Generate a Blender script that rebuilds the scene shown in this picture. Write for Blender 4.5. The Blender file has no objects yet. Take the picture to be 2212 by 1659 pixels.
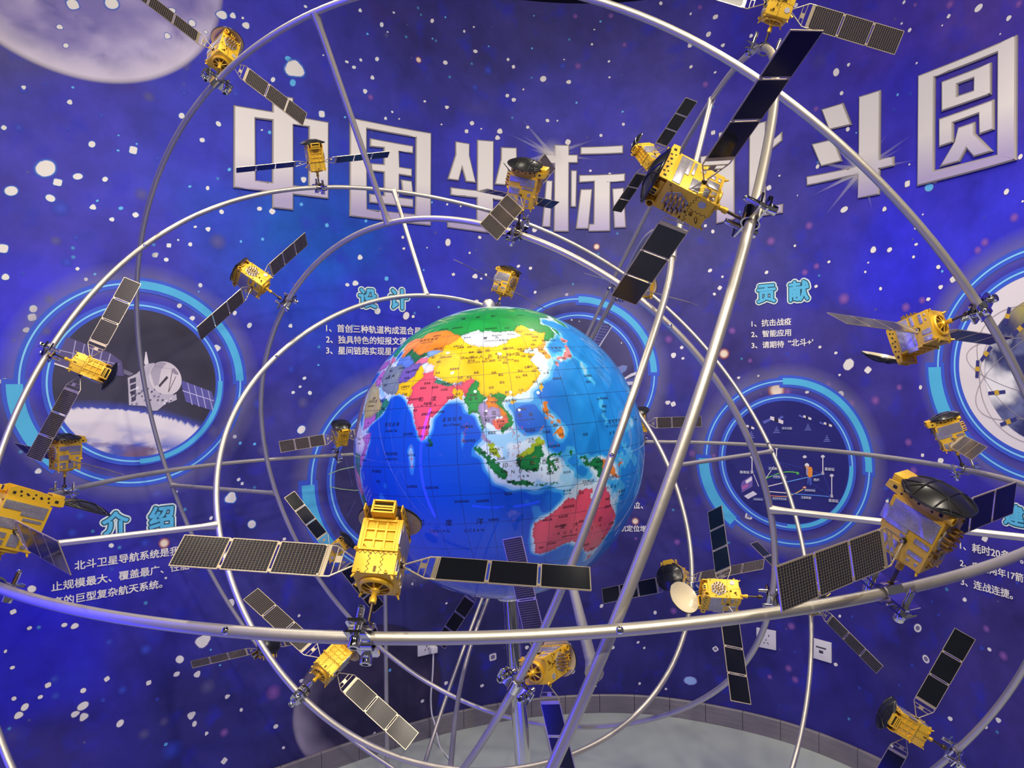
import bpy, bmesh, math, random
import numpy as np
from mathutils import Matrix, Vector

scene = bpy.context.scene
COL = scene.collection
EYE = 1.6                       # height of the lens above the floor
FOC, PCX, PCY, ROLL = 1533.0, 1106.0, 826.0, -0.0117

# ------------------------------------------------------------------ camera
cd = bpy.data.cameras.new('camera')
cd.sensor_fit = 'HORIZONTAL'; cd.sensor_width = 36.0
cd.lens = 36.0 * FOC / 2212.0
cd.shift_y = -(829.5 - PCY) / 2212.0
cd.clip_start = 0.02; cd.clip_end = 60
cam = bpy.data.objects.new('camera', cd); COL.objects.link(cam)
cam.matrix_world = Matrix.Translation((0, 0, EYE)) @ Matrix.Rotation(math.pi / 2, 4, 'X') @ Matrix.Rotation(ROLL, 4, 'Z')
scene.camera = cam

# ------------------------------------------------------------------ world, lights, exposure
w = bpy.data.worlds.new('hall'); scene.world = w; w.use_nodes = True
bg = w.node_tree.nodes['Background']
bg.inputs[0].default_value = (0.30, 0.28, 0.31, 1); bg.inputs[1].default_value = 0.24
vs = scene.view_settings
vs.view_transform = 'Standard'; vs.look = 'None'; vs.gamma = 1.0; vs.use_curve_mapping = False
vs.exposure = 0.36

def area(name, loc, target, sx, sy, power, color):
    l = bpy.data.lights.new(name, 'AREA'); l.shape = 'RECTANGLE'; l.size = sx; l.size_y = sy
    l.energy = power; l.color = color
    o = bpy.data.objects.new(name, l); COL.objects.link(o); o.location = loc
    d = Vector(target) - Vector(loc)
    o.rotation_euler = d.to_track_quat('-Z', 'Y').to_euler()
    return o
def spot(name, loc, target, power, color, ang=60, r=0.03, blend=0.5):
    l = bpy.data.lights.new(name, 'SPOT'); l.energy = power; l.color = color
    l.spot_size = math.radians(ang); l.spot_blend = blend; l.shadow_soft_size = r
    o = bpy.data.objects.new(name, l); COL.objects.link(o); o.location = loc
    d = Vector(target) - Vector(loc)
    o.rotation_euler = d.to_track_quat('-Z', 'Y').to_euler()
    return o
WARM = (1.0, 0.90, 0.74)
BLUE = (0.015, 0.01, 1.0)
area('blue_strip_light', (-1.42, 0.70, 1.25), (0.6, 1.15, 1.25), 0.07, 2.3, 15, BLUE)
area('blue_floor_strip_light', (0.2, -0.30, 0.06), (0.2, 1.5, 1.2), 2.0, 0.08, 3.5, BLUE)
for x, y, tx, ty, tz, e, an, bl in ((-1.1, 0.95, -0.9, 2.3, 2.5, 31, 140, .4), (0.0, 1.25, 0.1, 3.0, 2.6, 29, 140, .4), (1.05, 1.0, 1.1, 2.3, 2.5, 33, 140, .4), (-0.7, 0.0, -0.3, 1.8, 0.9, 32, 105, .7), (0.35, -0.1, 0.2, 1.8, 0.9, 34, 105, .7),
                                (1.2, 0.1, 0.7, 1.8, 0.9, 36, 105, .7), (-0.5, -1.2, -0.3, 2.4, 0.7, 88, 80, .6), (0.85, -1.1, 0.7, 2.4, 0.7, 92, 80, .6), (0.5, 2.35, 0.6, 2.6, 0.0, 50, 100, .8), (-1.0, 1.7, -0.6, 1.9, 0.0, 32, 100, .8), (1.3, 1.7, 1.1, 1.9, 0.0, 32, 100, .8)):
    spot('spot_and_fill_light', (x, y, 3.32), (tx, ty, tz), e, WARM, an, 0.04, bl)  # the last three are added downlights that brighten the floor

# ------------------------------------------------------------------ materials
def mat(name, base, rough=0.5, metal=0.0, spec=0.5, coat=0.0):
    m = bpy.data.materials.new(name); m.use_nodes = True
    b = m.node_tree.nodes['Principled BSDF']
    b.inputs['Base Color'].default_value = (*base, 1)
    b.inputs['Roughness'].default_value = rough; b.inputs['Metallic'].default_value = metal
    b.inputs['Specular IOR Level'].default_value = spec
    b.inputs['Coat Weight'].default_value = coat
    if coat: b.inputs['Coat Roughness'].default_value = 0.04
    return m
def srgb(r, g, b):
    f = lambda c: (c / 255 / 12.92) if c <= 10.3 else ((c / 255 + 0.055) / 1.055) ** 2.4
    return (f(r), f(g), f(b))
def N(m, t, **k):
    n = m.node_tree.nodes.new(t)
    for a, v in k.items(): setattr(n, a, v)
    return n
def L(m, a, b): m.node_tree.links.new(a, b)
def bsdf(m): return m.node_tree.nodes['Principled BSDF']
def noise_bump(m, scale, strength, dist=0.002, coord='Object'):
    tc = N(m, 'ShaderNodeTexCoord'); nz = N(m, 'ShaderNodeTexNoise'); nz.inputs['Scale'].default_value = scale
    bp = N(m, 'ShaderNodeBump'); bp.inputs['Strength'].default_value = strength; bp.inputs['Distance'].default_value = dist
    L(m, tc.outputs[coord], nz.inputs['Vector']); L(m, nz.outputs[0], bp.inputs['Height']); L(m, bp.outputs[0], bsdf(m).inputs['Normal'])
    return nz
def attr_color(m, name='Col', alpha=False):
    a = N(m, 'ShaderNodeAttribute', attribute_name=name)
    L(m, a.outputs['Color'], bsdf(m).inputs['Base Color'])
    if alpha: L(m, a.outputs['Alpha'], bsdf(m).inputs['Alpha'])
    return a

M = {}
M['tube'] = mat('silver_tube_paint', (0.58, 0.54, 0.47), 0.42, 0.75); noise_bump(M['tube'], 140, 0.12, 0.001)
M['chrome'] = mat('chrome', (0.82, 0.81, 0.79), 0.07, 1.0)
M['gold'] = mat('gold_paint', (0.86, 0.52, 0.035), 0.36, 0.3); noise_bump(M['gold'], 500, 0.08, 0.0005)
M['gold_dark'] = mat('dark_gold_seam', (0.16, 0.085, 0.012), 0.5, 0.4)  # darker gold for the groove seams and small fittings
M['hole'] = mat('dark_hole', (0.012, 0.01, 0.008), 0.7)
M['dish_black'] = mat('black_dish_back', (0.012, 0.012, 0.014), 0.28, 0.0, 0.6)
M['dish_face'] = mat('cream_dish_face', (0.70, 0.62, 0.44), 0.22, 0.0, 0.5)
M['panel_black'] = mat('black_panel_back', (0.006, 0.007, 0.011), 0.14, 0.0, 0.6)
M['panel_edge'] = mat('panel_edge', (0.62, 0.52, 0.38), 0.35, 0.7)
M['yoke'] = mat('yoke_metal', (0.56, 0.47, 0.33), 0.35, 0.7)
M['stem'] = mat('dark_rod', (0.10, 0.075, 0.045), 0.3, 0.8)
M['grey'] = mat('grey_plate', (0.42, 0.41, 0.43), 0.4, 0.4)
M['rod'] = mat('bronze_rod', (0.42, 0.24, 0.06), 0.35, 0.7)
M['white'] = mat('white_plastic', (0.72, 0.70, 0.74), 0.35)
M['ceiling'] = mat('black_ceiling', (0.006, 0.006, 0.008), 0.85)
M['slot'] = mat('socket_slot', (0.05, 0.05, 0.07), 0.5)
# solar cells: rows of fine gold lines on a dark blue-black sheet
m = M['cells'] = mat('solar_cells', (0.02, 0.02, 0.03), 0.22, 0.0, 0.55)
uv = N(m, 'ShaderNodeUVMap', uv_map='cells'); sp = N(m, 'ShaderNodeSeparateXYZ'); L(m, uv.outputs[0], sp.inputs[0])
def stripes(m, out, n, wdt):
    a = N(m, 'ShaderNodeMath', operation='MULTIPLY'); a.inputs[1].default_value = n; L(m, out, a.inputs[0])
    b = N(m, 'ShaderNodeMath', operation='FRACT'); L(m, a.outputs[0], b.inputs[0])
    c = N(m, 'ShaderNodeMath', operation='LESS_THAN'); c.inputs[1].default_value = wdt; L(m, b.outputs[0], c.inputs[0])
    return c.outputs[0]
s1 = stripes(m, sp.outputs[0], 13, 0.12); s2 = stripes(m, sp.outputs[1], 14, 0.07)
mx = N(m, 'ShaderNodeMath', operation='MAXIMUM'); L(m, s1, mx.inputs[0]); L(m, s2, mx.inputs[1])
mc = N(m, 'ShaderNodeMixRGB'); mc.inputs[1].default_value = (0.012, 0.014, 0.026, 1); mc.inputs[2].default_value = (0.24, 0.18, 0.11, 1)
L(m, mx.outputs[0], mc.inputs[0]); L(m, mc.outputs[0], bsdf(m).inputs['Base Color'])
# silvery woven patches on the satellite flanks
m = M['mesh'] = mat('silver_mesh_sheet', (0.62, 0.60, 0.66), 0.32, 0.7)
tc = N(m, 'ShaderNodeTexCoord'); bk = N(m, 'ShaderNodeTexBrick'); mp = N(m, 'ShaderNodeMapping')
mp.inputs['Rotation'].default_value = (0, math.pi / 2, 0)
L(m, tc.outputs['Object'], mp.inputs[0]); 
bk.inputs['Scale'].default_value = 260; bk.inputs['Mortar Size'].default_value = 0.03
bk.inputs['Color1'].default_value = (0.66, 0.63, 0.70, 1); bk.inputs['Color2'].default_value = (0.46, 0.44, 0.52, 1); bk.inputs['Mortar'].default_value = (0.16, 0.14, 0.18, 1)
cb = N(m, 'ShaderNodeCombineXYZ'); se = N(m, 'ShaderNodeSeparateXYZ'); L(m, tc.outputs['Object'], se.inputs[0])
L(m, se.outputs[1], cb.inputs[0]); L(m, se.outputs[2], cb.inputs[1]); L(m, cb.outputs[0], bk.inputs['Vector'])
L(m, bk.outputs[0], bsdf(m).inputs['Base Color'])
bp = N(m, 'ShaderNodeBump'); bp.inputs['Strength'].default_value = 0.6; bp.inputs['Distance'].default_value = 0.0006
L(m, bk.outputs[0], bp.inputs['Height']); L(m, bp.outputs[0], bsdf(m).inputs['Normal'])
M['print'] = mat('printed_ink', (0.5, 0.5, 0.5), 0.55, 0, 0.3); attr_color(M['print'])
M['print_soft'] = mat('printed_soft_ink', (0.5, 0.5, 0.5), 0.55, 0, 0.3); attr_color(M['print_soft'], alpha=True)
M['ink_white'] = mat('printed_white', (0.80, 0.77, 0.74), 0.55, 0, 0.3)
M['ink_cyan'] = mat('printed_cyan', srgb(92, 186, 226), 0.55, 0, 0.3)
M['ink_teal'] = mat('printed_teal', srgb(38, 84, 108), 0.55, 0, 0.3)
M['ink_pale'] = mat('printed_pale', srgb(214, 232, 232), 0.55, 0, 0.3)
M['ink_black'] = mat('globe_ink', (0.01, 0.01, 0.02), 0.4)

# ------------------------------------------------------------------ mesh builder
class MB:
    def __init__(s): s.v = []; s.f = []; s.m = []; s.c = []; s.uv = []
    def add(s, vs, fs, mi=0, col=None, uvs=None):
        b = len(s.v); s.v += [tuple(map(float, p)) for p in vs]
        s.f += [tuple(i + b for i in q) for q in fs]; s.m += [mi] * len(fs)
        if col is not None: s.c += [col] * len(vs) if not isinstance(col, list) else col
        elif s.c: s.c += [(1, 1, 1, 1)] * len(vs)
        if uvs is not None: s.uv += [(0, 0)] * (b - len(s.uv)) + uvs
        elif s.uv: s.uv += [(0, 0)] * len(vs)
    def box(s, c, h, mi=0, R=None, ch=0.0):
        R = np.eye(3) if R is None else np.array(R)
        if ch <= 0:
            P = [(x, y, z) for x in (-1, 1) for y in (-1, 1) for z in (-1, 1)]
            vs = [np.array(c) + R @ (np.array(p) * h) for p in P]
            s.add(vs, [(0, 1, 3, 2), (4, 6, 7, 5), (0, 4, 5, 1), (2, 3, 7, 6), (0, 2, 6, 4), (1, 5, 7, 3)], mi)
        else:
            bm = bmesh.new(); bmesh.ops.create_cube(bm, size=2)
            for q in bm.verts: q.co = Vector((q.co.x * h[0], q.co.y * h[1], q.co.z * h[2]))
            bmesh.ops.bevel(bm, geom=bm.edges[:], offset=ch, segments=2, affect='EDGES', profile=0.6)
            s.bm(bm, mi, np.array(c), R)
    def bm(s, bm, mi=0, c=np.zeros(3), R=np.eye(3)):
        bm.verts.index_update()
        s.add([c + R @ np.array(q.co) for q in bm.verts], [tuple(q.index for q in f.verts) for f in bm.faces], mi); bm.free()
    def tube(s, pts, r, n=12, closed=False, mi=0, caps=True):
        P = np.array(pts, float); k = len(P)
        T = np.roll(P, -1, 0) - np.roll(P, 1, 0) if closed else np.gradient(P, axis=0)
        T /= np.linalg.norm(T, axis=1)[:, None]
        rr = np.full(k, r) if np.isscalar(r) else np.array(r)
        u = np.cross(T[0], [0, 0, 1.0]);
        if np.linalg.norm(u) < 0.05: u = np.cross(T[0], [1.0, 0, 0])
        u /= np.linalg.norm(u); vs = []
        for i in range(k):
            u = u - T[i] * (u @ T[i]); u /= np.linalg.norm(u); b = np.cross(T[i], u)
            for j in range(n):
                a = 2 * math.pi * j / n
                vs.append(P[i] + rr[i] * (math.cos(a) * u + math.sin(a) * b))
        if closed:   # match the seam by the nearest start index
            last = np.array(vs[-n:]); d = [np.linalg.norm(np.roll(np.array(vs[:n]), -q, 0) - last, axis=1).sum() for q in range(n)]
            sh = int(np.argmin(d))
        fs = []
        for i in range(k if closed else k - 1):
            for j in range(n):
                a0 = i * n + j; a1 = i * n + (j + 1) % n
                if i == k - 1: b0 = (j + sh) % n; b1 = (j + 1 + sh) % n
                else: b0 = (i + 1) * n + j; b1 = (i + 1) * n + (j + 1) % n
                fs.append((a0, b0, b1, a1)[::-1])
        if caps and not closed: fs += [tuple(range(n)), tuple(range((k - 1) * n, k * n))[::-1]]
        s.add(vs, fs, mi)
    def cyl(s, p0, p1, r, n=12, mi=0, r1=None):
        p0 = np.array(p0, float); p1 = np.array(p1, float)
        s.tube([p0, p1], [r, r if r1 is None else r1], n, False, mi)
    def lathe(s, prof, n=24, c=(0, 0, 0), R=None, mi=0, close=False):
        R = np.eye(3) if R is None else np.array(R); k = len(prof); vs = []
        for r, z in prof:
            for j in range(n):
                a = 2 * math.pi * j / n; vs.append(np.array(c) + R @ np.array((r * math.cos(a), r * math.sin(a), z)))
        fs = []
        for i in range(k - 1):
            for j in range(n):
                fs.append((i * n + j, i * n + (j + 1) % n, (i + 1) * n + (j + 1) % n, (i + 1) * n + j))
        if close: fs += [tuple(range(n))[::-1], tuple(range((k - 1) * n, k * n))]
        s.add(vs, fs, mi)
    def mesh(s, name, mats, smooth=35):
        me = bpy.data.meshes.new(name); me.from_pydata(s.v, [], s.f)
        for q in (mats if isinstance(mats, (list, tuple)) else [mats]): me.materials.append(q)
        me.polygons.foreach_set('material_index', s.m)
        if s.c:
            a = me.color_attributes.new('Col', 'FLOAT_COLOR', 'POINT'); a.data.foreach_set('color', np.array(s.c, np.float32).ravel())
        if s.uv:
            u = me.uv_layers.new(name='cells'); li = np.zeros(len(me.loops), np.int32); me.loops.foreach_get('vertex_index', li)
            u.data.foreach_set('uv', np.array(s.uv, np.float32)[li].ravel())
        me.update()
        if smooth:
            me.polygons.foreach_set('use_smooth', [True] * len(me.polygons)); me.set_sharp_from_angle(angle=math.radians(smooth))
        return me
    def build(s, name, mats, parent=None, smooth=35):
        return link(name, s.mesh(name, mats, smooth), parent)
def link(name, data, parent=None):
    o = bpy.data.objects.new(name, data); COL.objects.link(o)
    if parent is not None: o.parent = parent
    return o
def tag(o, label=None, cat=None, group=None, kind=None):
    for k, v in (('label', label), ('category', cat), ('group', group), ('kind', kind)):
        if v: o[k] = v
    return o

# ------------------------------------------------------------------ rays of the lens (used to measure where things stand)
def ray(px, py):
    q = np.array([(px - PCX) / FOC, (py - PCY) / FOC]); c, s = math.cos(ROLL), math.sin(ROLL)
    return q[0] * c + q[1] * s, -(-q[0] * s + q[1] * c)       # X/Y, Z/Y
def cr(pts, n=14):          # Catmull-Rom through the points
    P = np.array(pts, float); P = np.vstack([2 * P[0] - P[1], P, 2 * P[-1] - P[-2]]); out = []
    for i in range(1, len(P) - 2):
        for t in np.linspace(0, 1, n, endpoint=False):
            a, b, c, d = P[i - 1], P[i], P[i + 1], P[i + 2]
            out.append(0.5 * ((2 * b) + (c - a) * t + (2 * a - 5 * b + 4 * c - d) * t * t + (-a + 3 * b - 3 * c + d) * t ** 3))
    out.append(P[-2]); return np.array(out)
# ------------------------------------------------------------------ the curved back wall
WP = cr([(-2.75, 1.32), (-2.3, 1.70), (-1.80, 2.12), (-1.346, 2.497), (-.955, 2.81), (-.66, 3.04), (-.33, 3.25), (0, 3.38), (.33, 3.435), (.66, 3.41),
         (.98, 3.28), (1.25, 3.09), (1.43, 2.86), (1.56, 2.60), (1.665, 2.32), (1.74, 2.0), (1.79, 1.6), (1.81, 1.2), (1.81, 0.8)], 24)
WS = np.concatenate([[0], np.cumsum(np.linalg.norm(np.diff(WP, axis=0), axis=1))])
ZTOP = 3.43
def px2w(px, py):
    """where the lens' ray meets the wall: (arc length, height)"""
    a, u = ray(px, py)
    g = WP[:, 0] - a * WP[:, 1]; i = np.nonzero((g[:-1] < 0) & (g[1:] >= 0))[0][0]
    t = -g[i] / (g[i + 1] - g[i])
    return WS[i] + t * (WS[i + 1] - WS[i]), EYE + u * (WP[i, 1] + t * (WP[i + 1, 1] - WP[i, 1]))
WT = np.gradient(WP, axis=0); WT /= np.linalg.norm(WT, axis=1)[:, None]
def w2p(s, z, off=0.0):
    s = np.asarray(s, float)
    x = np.interp(s, WS, WP[:, 0]); y = np.interp(s, WS, WP[:, 1]); tx = np.interp(s, WS, WT[:, 0]); ty = np.interp(s, WS, WT[:, 1])
    return np.stack([x + ty * off, y - tx * off, np.asarray(z, float) + 0 * x], -1)    # off: towards the room

random.seed(4); RNG = np.random.default_rng(4)
# light falloff and blue glow still mixed into the tints of the printed nebula: x, y, r, g, b
NEB_LIT = """60 40 128 120 178|170 250 74 68 172|60 450 78 70 170|300 520 74 68 172|560 60 66 62 165|560 200 66 66 172|730 120 62 58 140|900 60 52 47 98|960 200 56 52 120|1030 120 58 54 108
1160 60 60 56 104|1300 60 70 64 124|1450 120 80 72 142|1180 230 76 72 160|1000 320 62 60 165|1300 260 76 70 168|1420 260 88 80 172|1600 100 52 42 138|1750 150 62 52 140|1900 90 74 56 142
2100 30 88 66 142|2150 180 76 60 150|1880 260 66 56 160|1760 260 70 62 150|1950 200 60 52 168|2010 420 66 58 190|2120 470 60 56 192|1930 500 52 50 195|1840 440 72 62 160|1700 420 72 66 140
440 330 70 70 185|480 460 60 90 205|620 500 40 120 220|700 560 36 112 215|760 520 34 100 205|660 620 46 80 195|780 640 50 62 185|900 520 54 62 172|860 720 52 54 172|960 560 56 56 170|1090 560 64 64 124
1200 590 68 66 116|1380 560 76 74 120|1500 500 80 78 128|1560 640 72 66 122|1660 560 70 66 128|1800 580 62 58 160|1900 600 52 50 190|1960 590 50 48 196|1800 720 68 60 122|1600 790 66 58 116|1900 860 62 54 116
2020 900 58 48 128|2120 940 54 46 150|2100 660 62 50 150|20 640 66 60 190|20 780 56 54 205|20 930 60 56 126|30 1060 54 50 120|100 1150 58 52 150|540 780 62 58 150|560 900 64 60 118|480 1100 62 58 122|640 1060 60 56 118
560 1000 60 56 124|60 1350 36 30 172|150 1420 40 34 160|60 1480 38 34 160|300 1400 48 42 120|420 1520 50 46 100|100 1620 54 46 110|560 1300 62 58 116|700 1600 46 42 84|900 1450 44 42 76|1000 1330 44 42 76|1400 1000 58 52 94
1400 1300 46 42 88|1500 1450 42 38 88|1800 1450 42 36 98|2150 1400 60 50 104|2000 1250 54 46 108|1900 1580 44 38 96|1650 1600 40 36 90|1850 1150 54 46 112|2190 1000 60 50 140"""
neb_lit = []
for q in NEB_LIT.replace('\n', '|').split('|'):
    x, y, r, g, b = map(float, q.split()); s, z = px2w(x, y); neb_lit.append((s, z, *srgb(r, g, b)))
neb_lit = np.array(neb_lit)
lum = neb_lit[:, 2:] @ np.array([.2126, .7152, .0722])
KA = (0.062 / lum) ** 0.45      # only partly evens out the light in the samples; the rest stays painted
neb_lit[:, 2:] *= KA[:, None] * np.array([0.84, 0.88, 1.20])
def nebula(s, z):  # wall tint: the print and the light painted into it
    s = np.asarray(s); z = np.asarray(z)
    d2 = (s[..., None] - neb_lit[:, 0]) ** 2 + (z[..., None] - neb_lit[:, 1]) ** 2 + 0.004
    k = d2 ** -1.7; k /= k.sum(-1, keepdims=True)
    return k @ neb_lit[:, 2:]
m = M['wall'] = mat('starfield_wallpaper', (0.05, 0.05, 0.2), 0.6, 0, 0.25)
at = N(m, 'ShaderNodeAttribute', attribute_name='Col'); tc = N(m, 'ShaderNodeTexCoord')
n1 = N(m, 'ShaderNodeTexNoise'); n1.inputs['Scale'].default_value = 5; n1.inputs['Detail'].default_value = 8; n1.inputs['Roughness'].default_value = 0.65
rp = N(m, 'ShaderNodeMapRange'); rp.inputs[1].default_value = 0.3; rp.inputs[2].default_value = 0.7; rp.inputs[3].default_value = 0.72; rp.inputs[4].default_value = 1.32
n2 = N(m, 'ShaderNodeTexNoise'); n2.inputs['Scale'].default_value = 9; n2.inputs['Detail'].default_value = 5
r2 = N(m, 'ShaderNodeMapRange'); r2.inputs[1].default_value = 0.56; r2.inputs[2].default_value = 0.72; r2.inputs[3].default_value = 0; r2.inputs[4].default_value = 0.55
mu = N(m, 'ShaderNodeMixRGB', blend_type='MULTIPLY'); mu.inputs[0].default_value = 1
cbn = N(m, 'ShaderNodeCombineXYZ'); m2 = N(m, 'ShaderNodeMixRGB', blend_type='MIX'); m2.inputs[2].default_value = (*srgb(44, 48, 190), 1)
for a in (n1, n2): L(m, tc.outputs['Object'], a.inputs['Vector'])
L(m, n1.outputs[0], rp.inputs[0]); [L(m, rp.outputs[0], cbn.inputs[i]) for i in range(3)]
L(m, at.outputs['Color'], mu.inputs[1]); L(m, cbn.outputs[0], mu.inputs[2]); L(m, n2.outputs[0], r2.inputs[0]); L(m, r2.outputs[0], m2.inputs[0])
L(m, mu.outputs[0], m2.inputs[1])
n3 = N(m, 'ShaderNodeTexNoise'); n3.inputs['Scale'].default_value = 420; L(m, tc.outputs['Object'], n3.inputs['Vector'])
bp = N(m, 'ShaderNodeBump'); bp.inputs['Strength'].default_value = 0.1; bp.inputs['Distance'].default_value = 0.001
L(m, n3.outputs[0], bp.inputs['Height']); L(m, bp.outputs[0], bsdf(m).inputs['Normal']); L(m, m2.outputs[0], bsdf(m).inputs['Base Color'])

mb = MB(); ns, nz = 420, 150
S_, Z_ = np.meshgrid(np.linspace(WS[0], WS[-1], ns), np.linspace(0, ZTOP + 0.05, nz), indexing='ij')
C_ = np.concatenate([nebula(S_, Z_), np.ones((ns, nz, 1))], -1).reshape(-1, 4)
PV = w2p(S_.ravel(), Z_.ravel())
idx = np.arange(ns * nz).reshape(ns, nz)
F_ = np.stack([idx[:-1, :-1], idx[1:, :-1], idx[1:, 1:], idx[:-1, 1:]], -1).reshape(-1, 4)
mb.v = PV.tolist(); mb.f = F_.tolist(); mb.m = [0] * len(F_); mb.c = C_.tolist()
WALL = tag(mb.build('wall_back', M['wall']), 'curved wall papered with a printed blue starfield', 'wall', kind='structure')

# floor, ceiling, baseboard
m = M['floor'] = mat('grey_floor', srgb(150, 158, 158), 0.32, 0, 0.4)
tc = N(m, 'ShaderNodeTexCoord'); nz1 = N(m, 'ShaderNodeTexNoise'); nz1.inputs['Scale'].default_value = 3; nz1.inputs['Detail'].default_value = 6
rm = N(m, 'ShaderNodeMixRGB'); rm.inputs[1].default_value = (*srgb(164, 174, 176), 1); rm.inputs[2].default_value = (*srgb(182, 190, 188), 1)
L(m, tc.outputs['Object'], nz1.inputs['Vector']); L(m, nz1.outputs[0], rm.inputs[0]); L(m, rm.outputs[0], bsdf(m).inputs['Base Color'])
mb = MB(); mb.box((-0.35, 0.9, -0.025), (2.9, 3.0, 0.025)); tag(mb.build('floor', M['floor']), 'grey green painted floor', 'floor', kind='structure')
mb = MB(); mb.box((-0.35, 1.2, ZTOP + 0.03), (2.9, 2.75, 0.03)); tag(mb.build('ceiling', M['ceiling']), 'black painted ceiling', 'ceiling', kind='structure')
m = M['base'] = mat('baseboard_stone', srgb(120, 116, 122), 0.4); tc = N(m, 'ShaderNodeTexCoord'); mp = N(m, 'ShaderNodeMapping'); mp.inputs['Scale'].default_value = (3, 3, 60)
nn = N(m, 'ShaderNodeTexNoise'); nn.inputs['Scale'].default_value = 2.5; nn.inputs['Detail'].default_value = 6
rr = N(m, 'ShaderNodeMixRGB'); rr.inputs[1].default_value = (*srgb(104, 98, 104), 1); rr.inputs[2].default_value = (*srgb(140, 134, 138), 1)
L(m, tc.outputs['Object'], mp.inputs[0]); L(m, mp.outputs[0], nn.inputs['Vector']); L(m, nn.outputs[0], rr.inputs[0]); L(m, rr.outputs[0], bsdf(m).inputs['Base Color'])
mb = MB(); s = 0.0; TL = 0.168
while s < WS[-1] - TL:
    a = np.linspace(s + 0.0012, s + TL - 0.0012, 5); k = len(a); rows = []
    for z, o in ((0.0, 0.002), (0.0, 0.013), (0.082, 0.013), (0.087, 0.009), (0.087, 0.001)): rows.append(w2p(a, np.full(k, z), o))
    vs = np.concatenate(rows); fs = [(r * k + j, r * k + j + 1, (r + 1) * k + j + 1, (r + 1) * k + j) for r in range(4) for j in range(k - 1)]
    fs += [tuple(r * k for r in range(5))[::-1], tuple(r * k + k - 1 for r in range(5))]
    mb.add(vs, fs); s += TL
tag(mb.build('baseboard_back', M['base'], smooth=25), 'grey stone tile baseboard along the curved wall', 'baseboard', kind='structure')

# ------------------------------------------------------------------ printing on the wall
def outline_mesh(loops, extrude=0.0):
    """filled 2D outline (holes by even-odd) -> verts, faces"""
    k = bpy.data.curves.new('tmp', 'CURVE'); k.dimensions = '2D'; k.fill_mode = 'BOTH' if extrude else 'FRONT'; k.extrude = extrude
    for pts in loops:
        sp_ = k.splines.new('POLY'); sp_.points.add(len(pts) - 1)
        for p, q in zip(sp_.points, pts): p.co = (q[0], q[1], 0, 1)
        sp_.use_cyclic_u = True
    return eval_curve(k)
def eval_curve(k):
    o = bpy.data.objects.new('tmp', k); COL.objects.link(o); bpy.context.view_layer.update()
    me = bpy.data.meshes.new_from_object(o)
    v = np.array([q.co[:] for q in me.vertices]).reshape(-1, 3); f = [tuple(p.vertices) for p in me.polygons]
    bpy.data.objects.remove(o); bpy.data.curves.remove(k); bpy.data.meshes.remove(me)
    return v, f
_tc = {}
def text2d(body, offset=0.0, spacing=1.0):
    key = (body, offset, spacing)
    if key not in _tc:
        k = bpy.data.curves.new('tmp', 'FONT'); k.body = body; k.size = 1; k.offset = offset; k.resolution_u = 3; k.fill_mode = 'FRONT'; k.space_character = spacing
        _tc[key] = eval_curve(k)
    return _tc[key]
def slice_s(v, f, step=0.045):
    bm = bmesh.new(); bv = [bm.verts.new(p) for p in v]
    for q in f:
        try: bm.faces.new([bv[i] for i in q])
        except ValueError: pass
    x0, x1 = v[:, 0].min(), v[:, 0].max(); x = x0 + step
    while x < x1:
        bmesh.ops.bisect_plane(bm, geom=bm.verts[:] + bm.edges[:] + bm.faces[:], plane_co=(x, 0, 0), plane_no=(1, 0, 0)); x += step
    bm.verts.index_update(); v = np.array([q.co[:] for q in bm.verts]); f = [tuple(q.index for q in p.verts) for p in bm.faces]; bm.free(); return v, f
def upright(f_v, f_f):       # faces turned towards the room
    return [q[::-1] for q in f_f]
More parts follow.
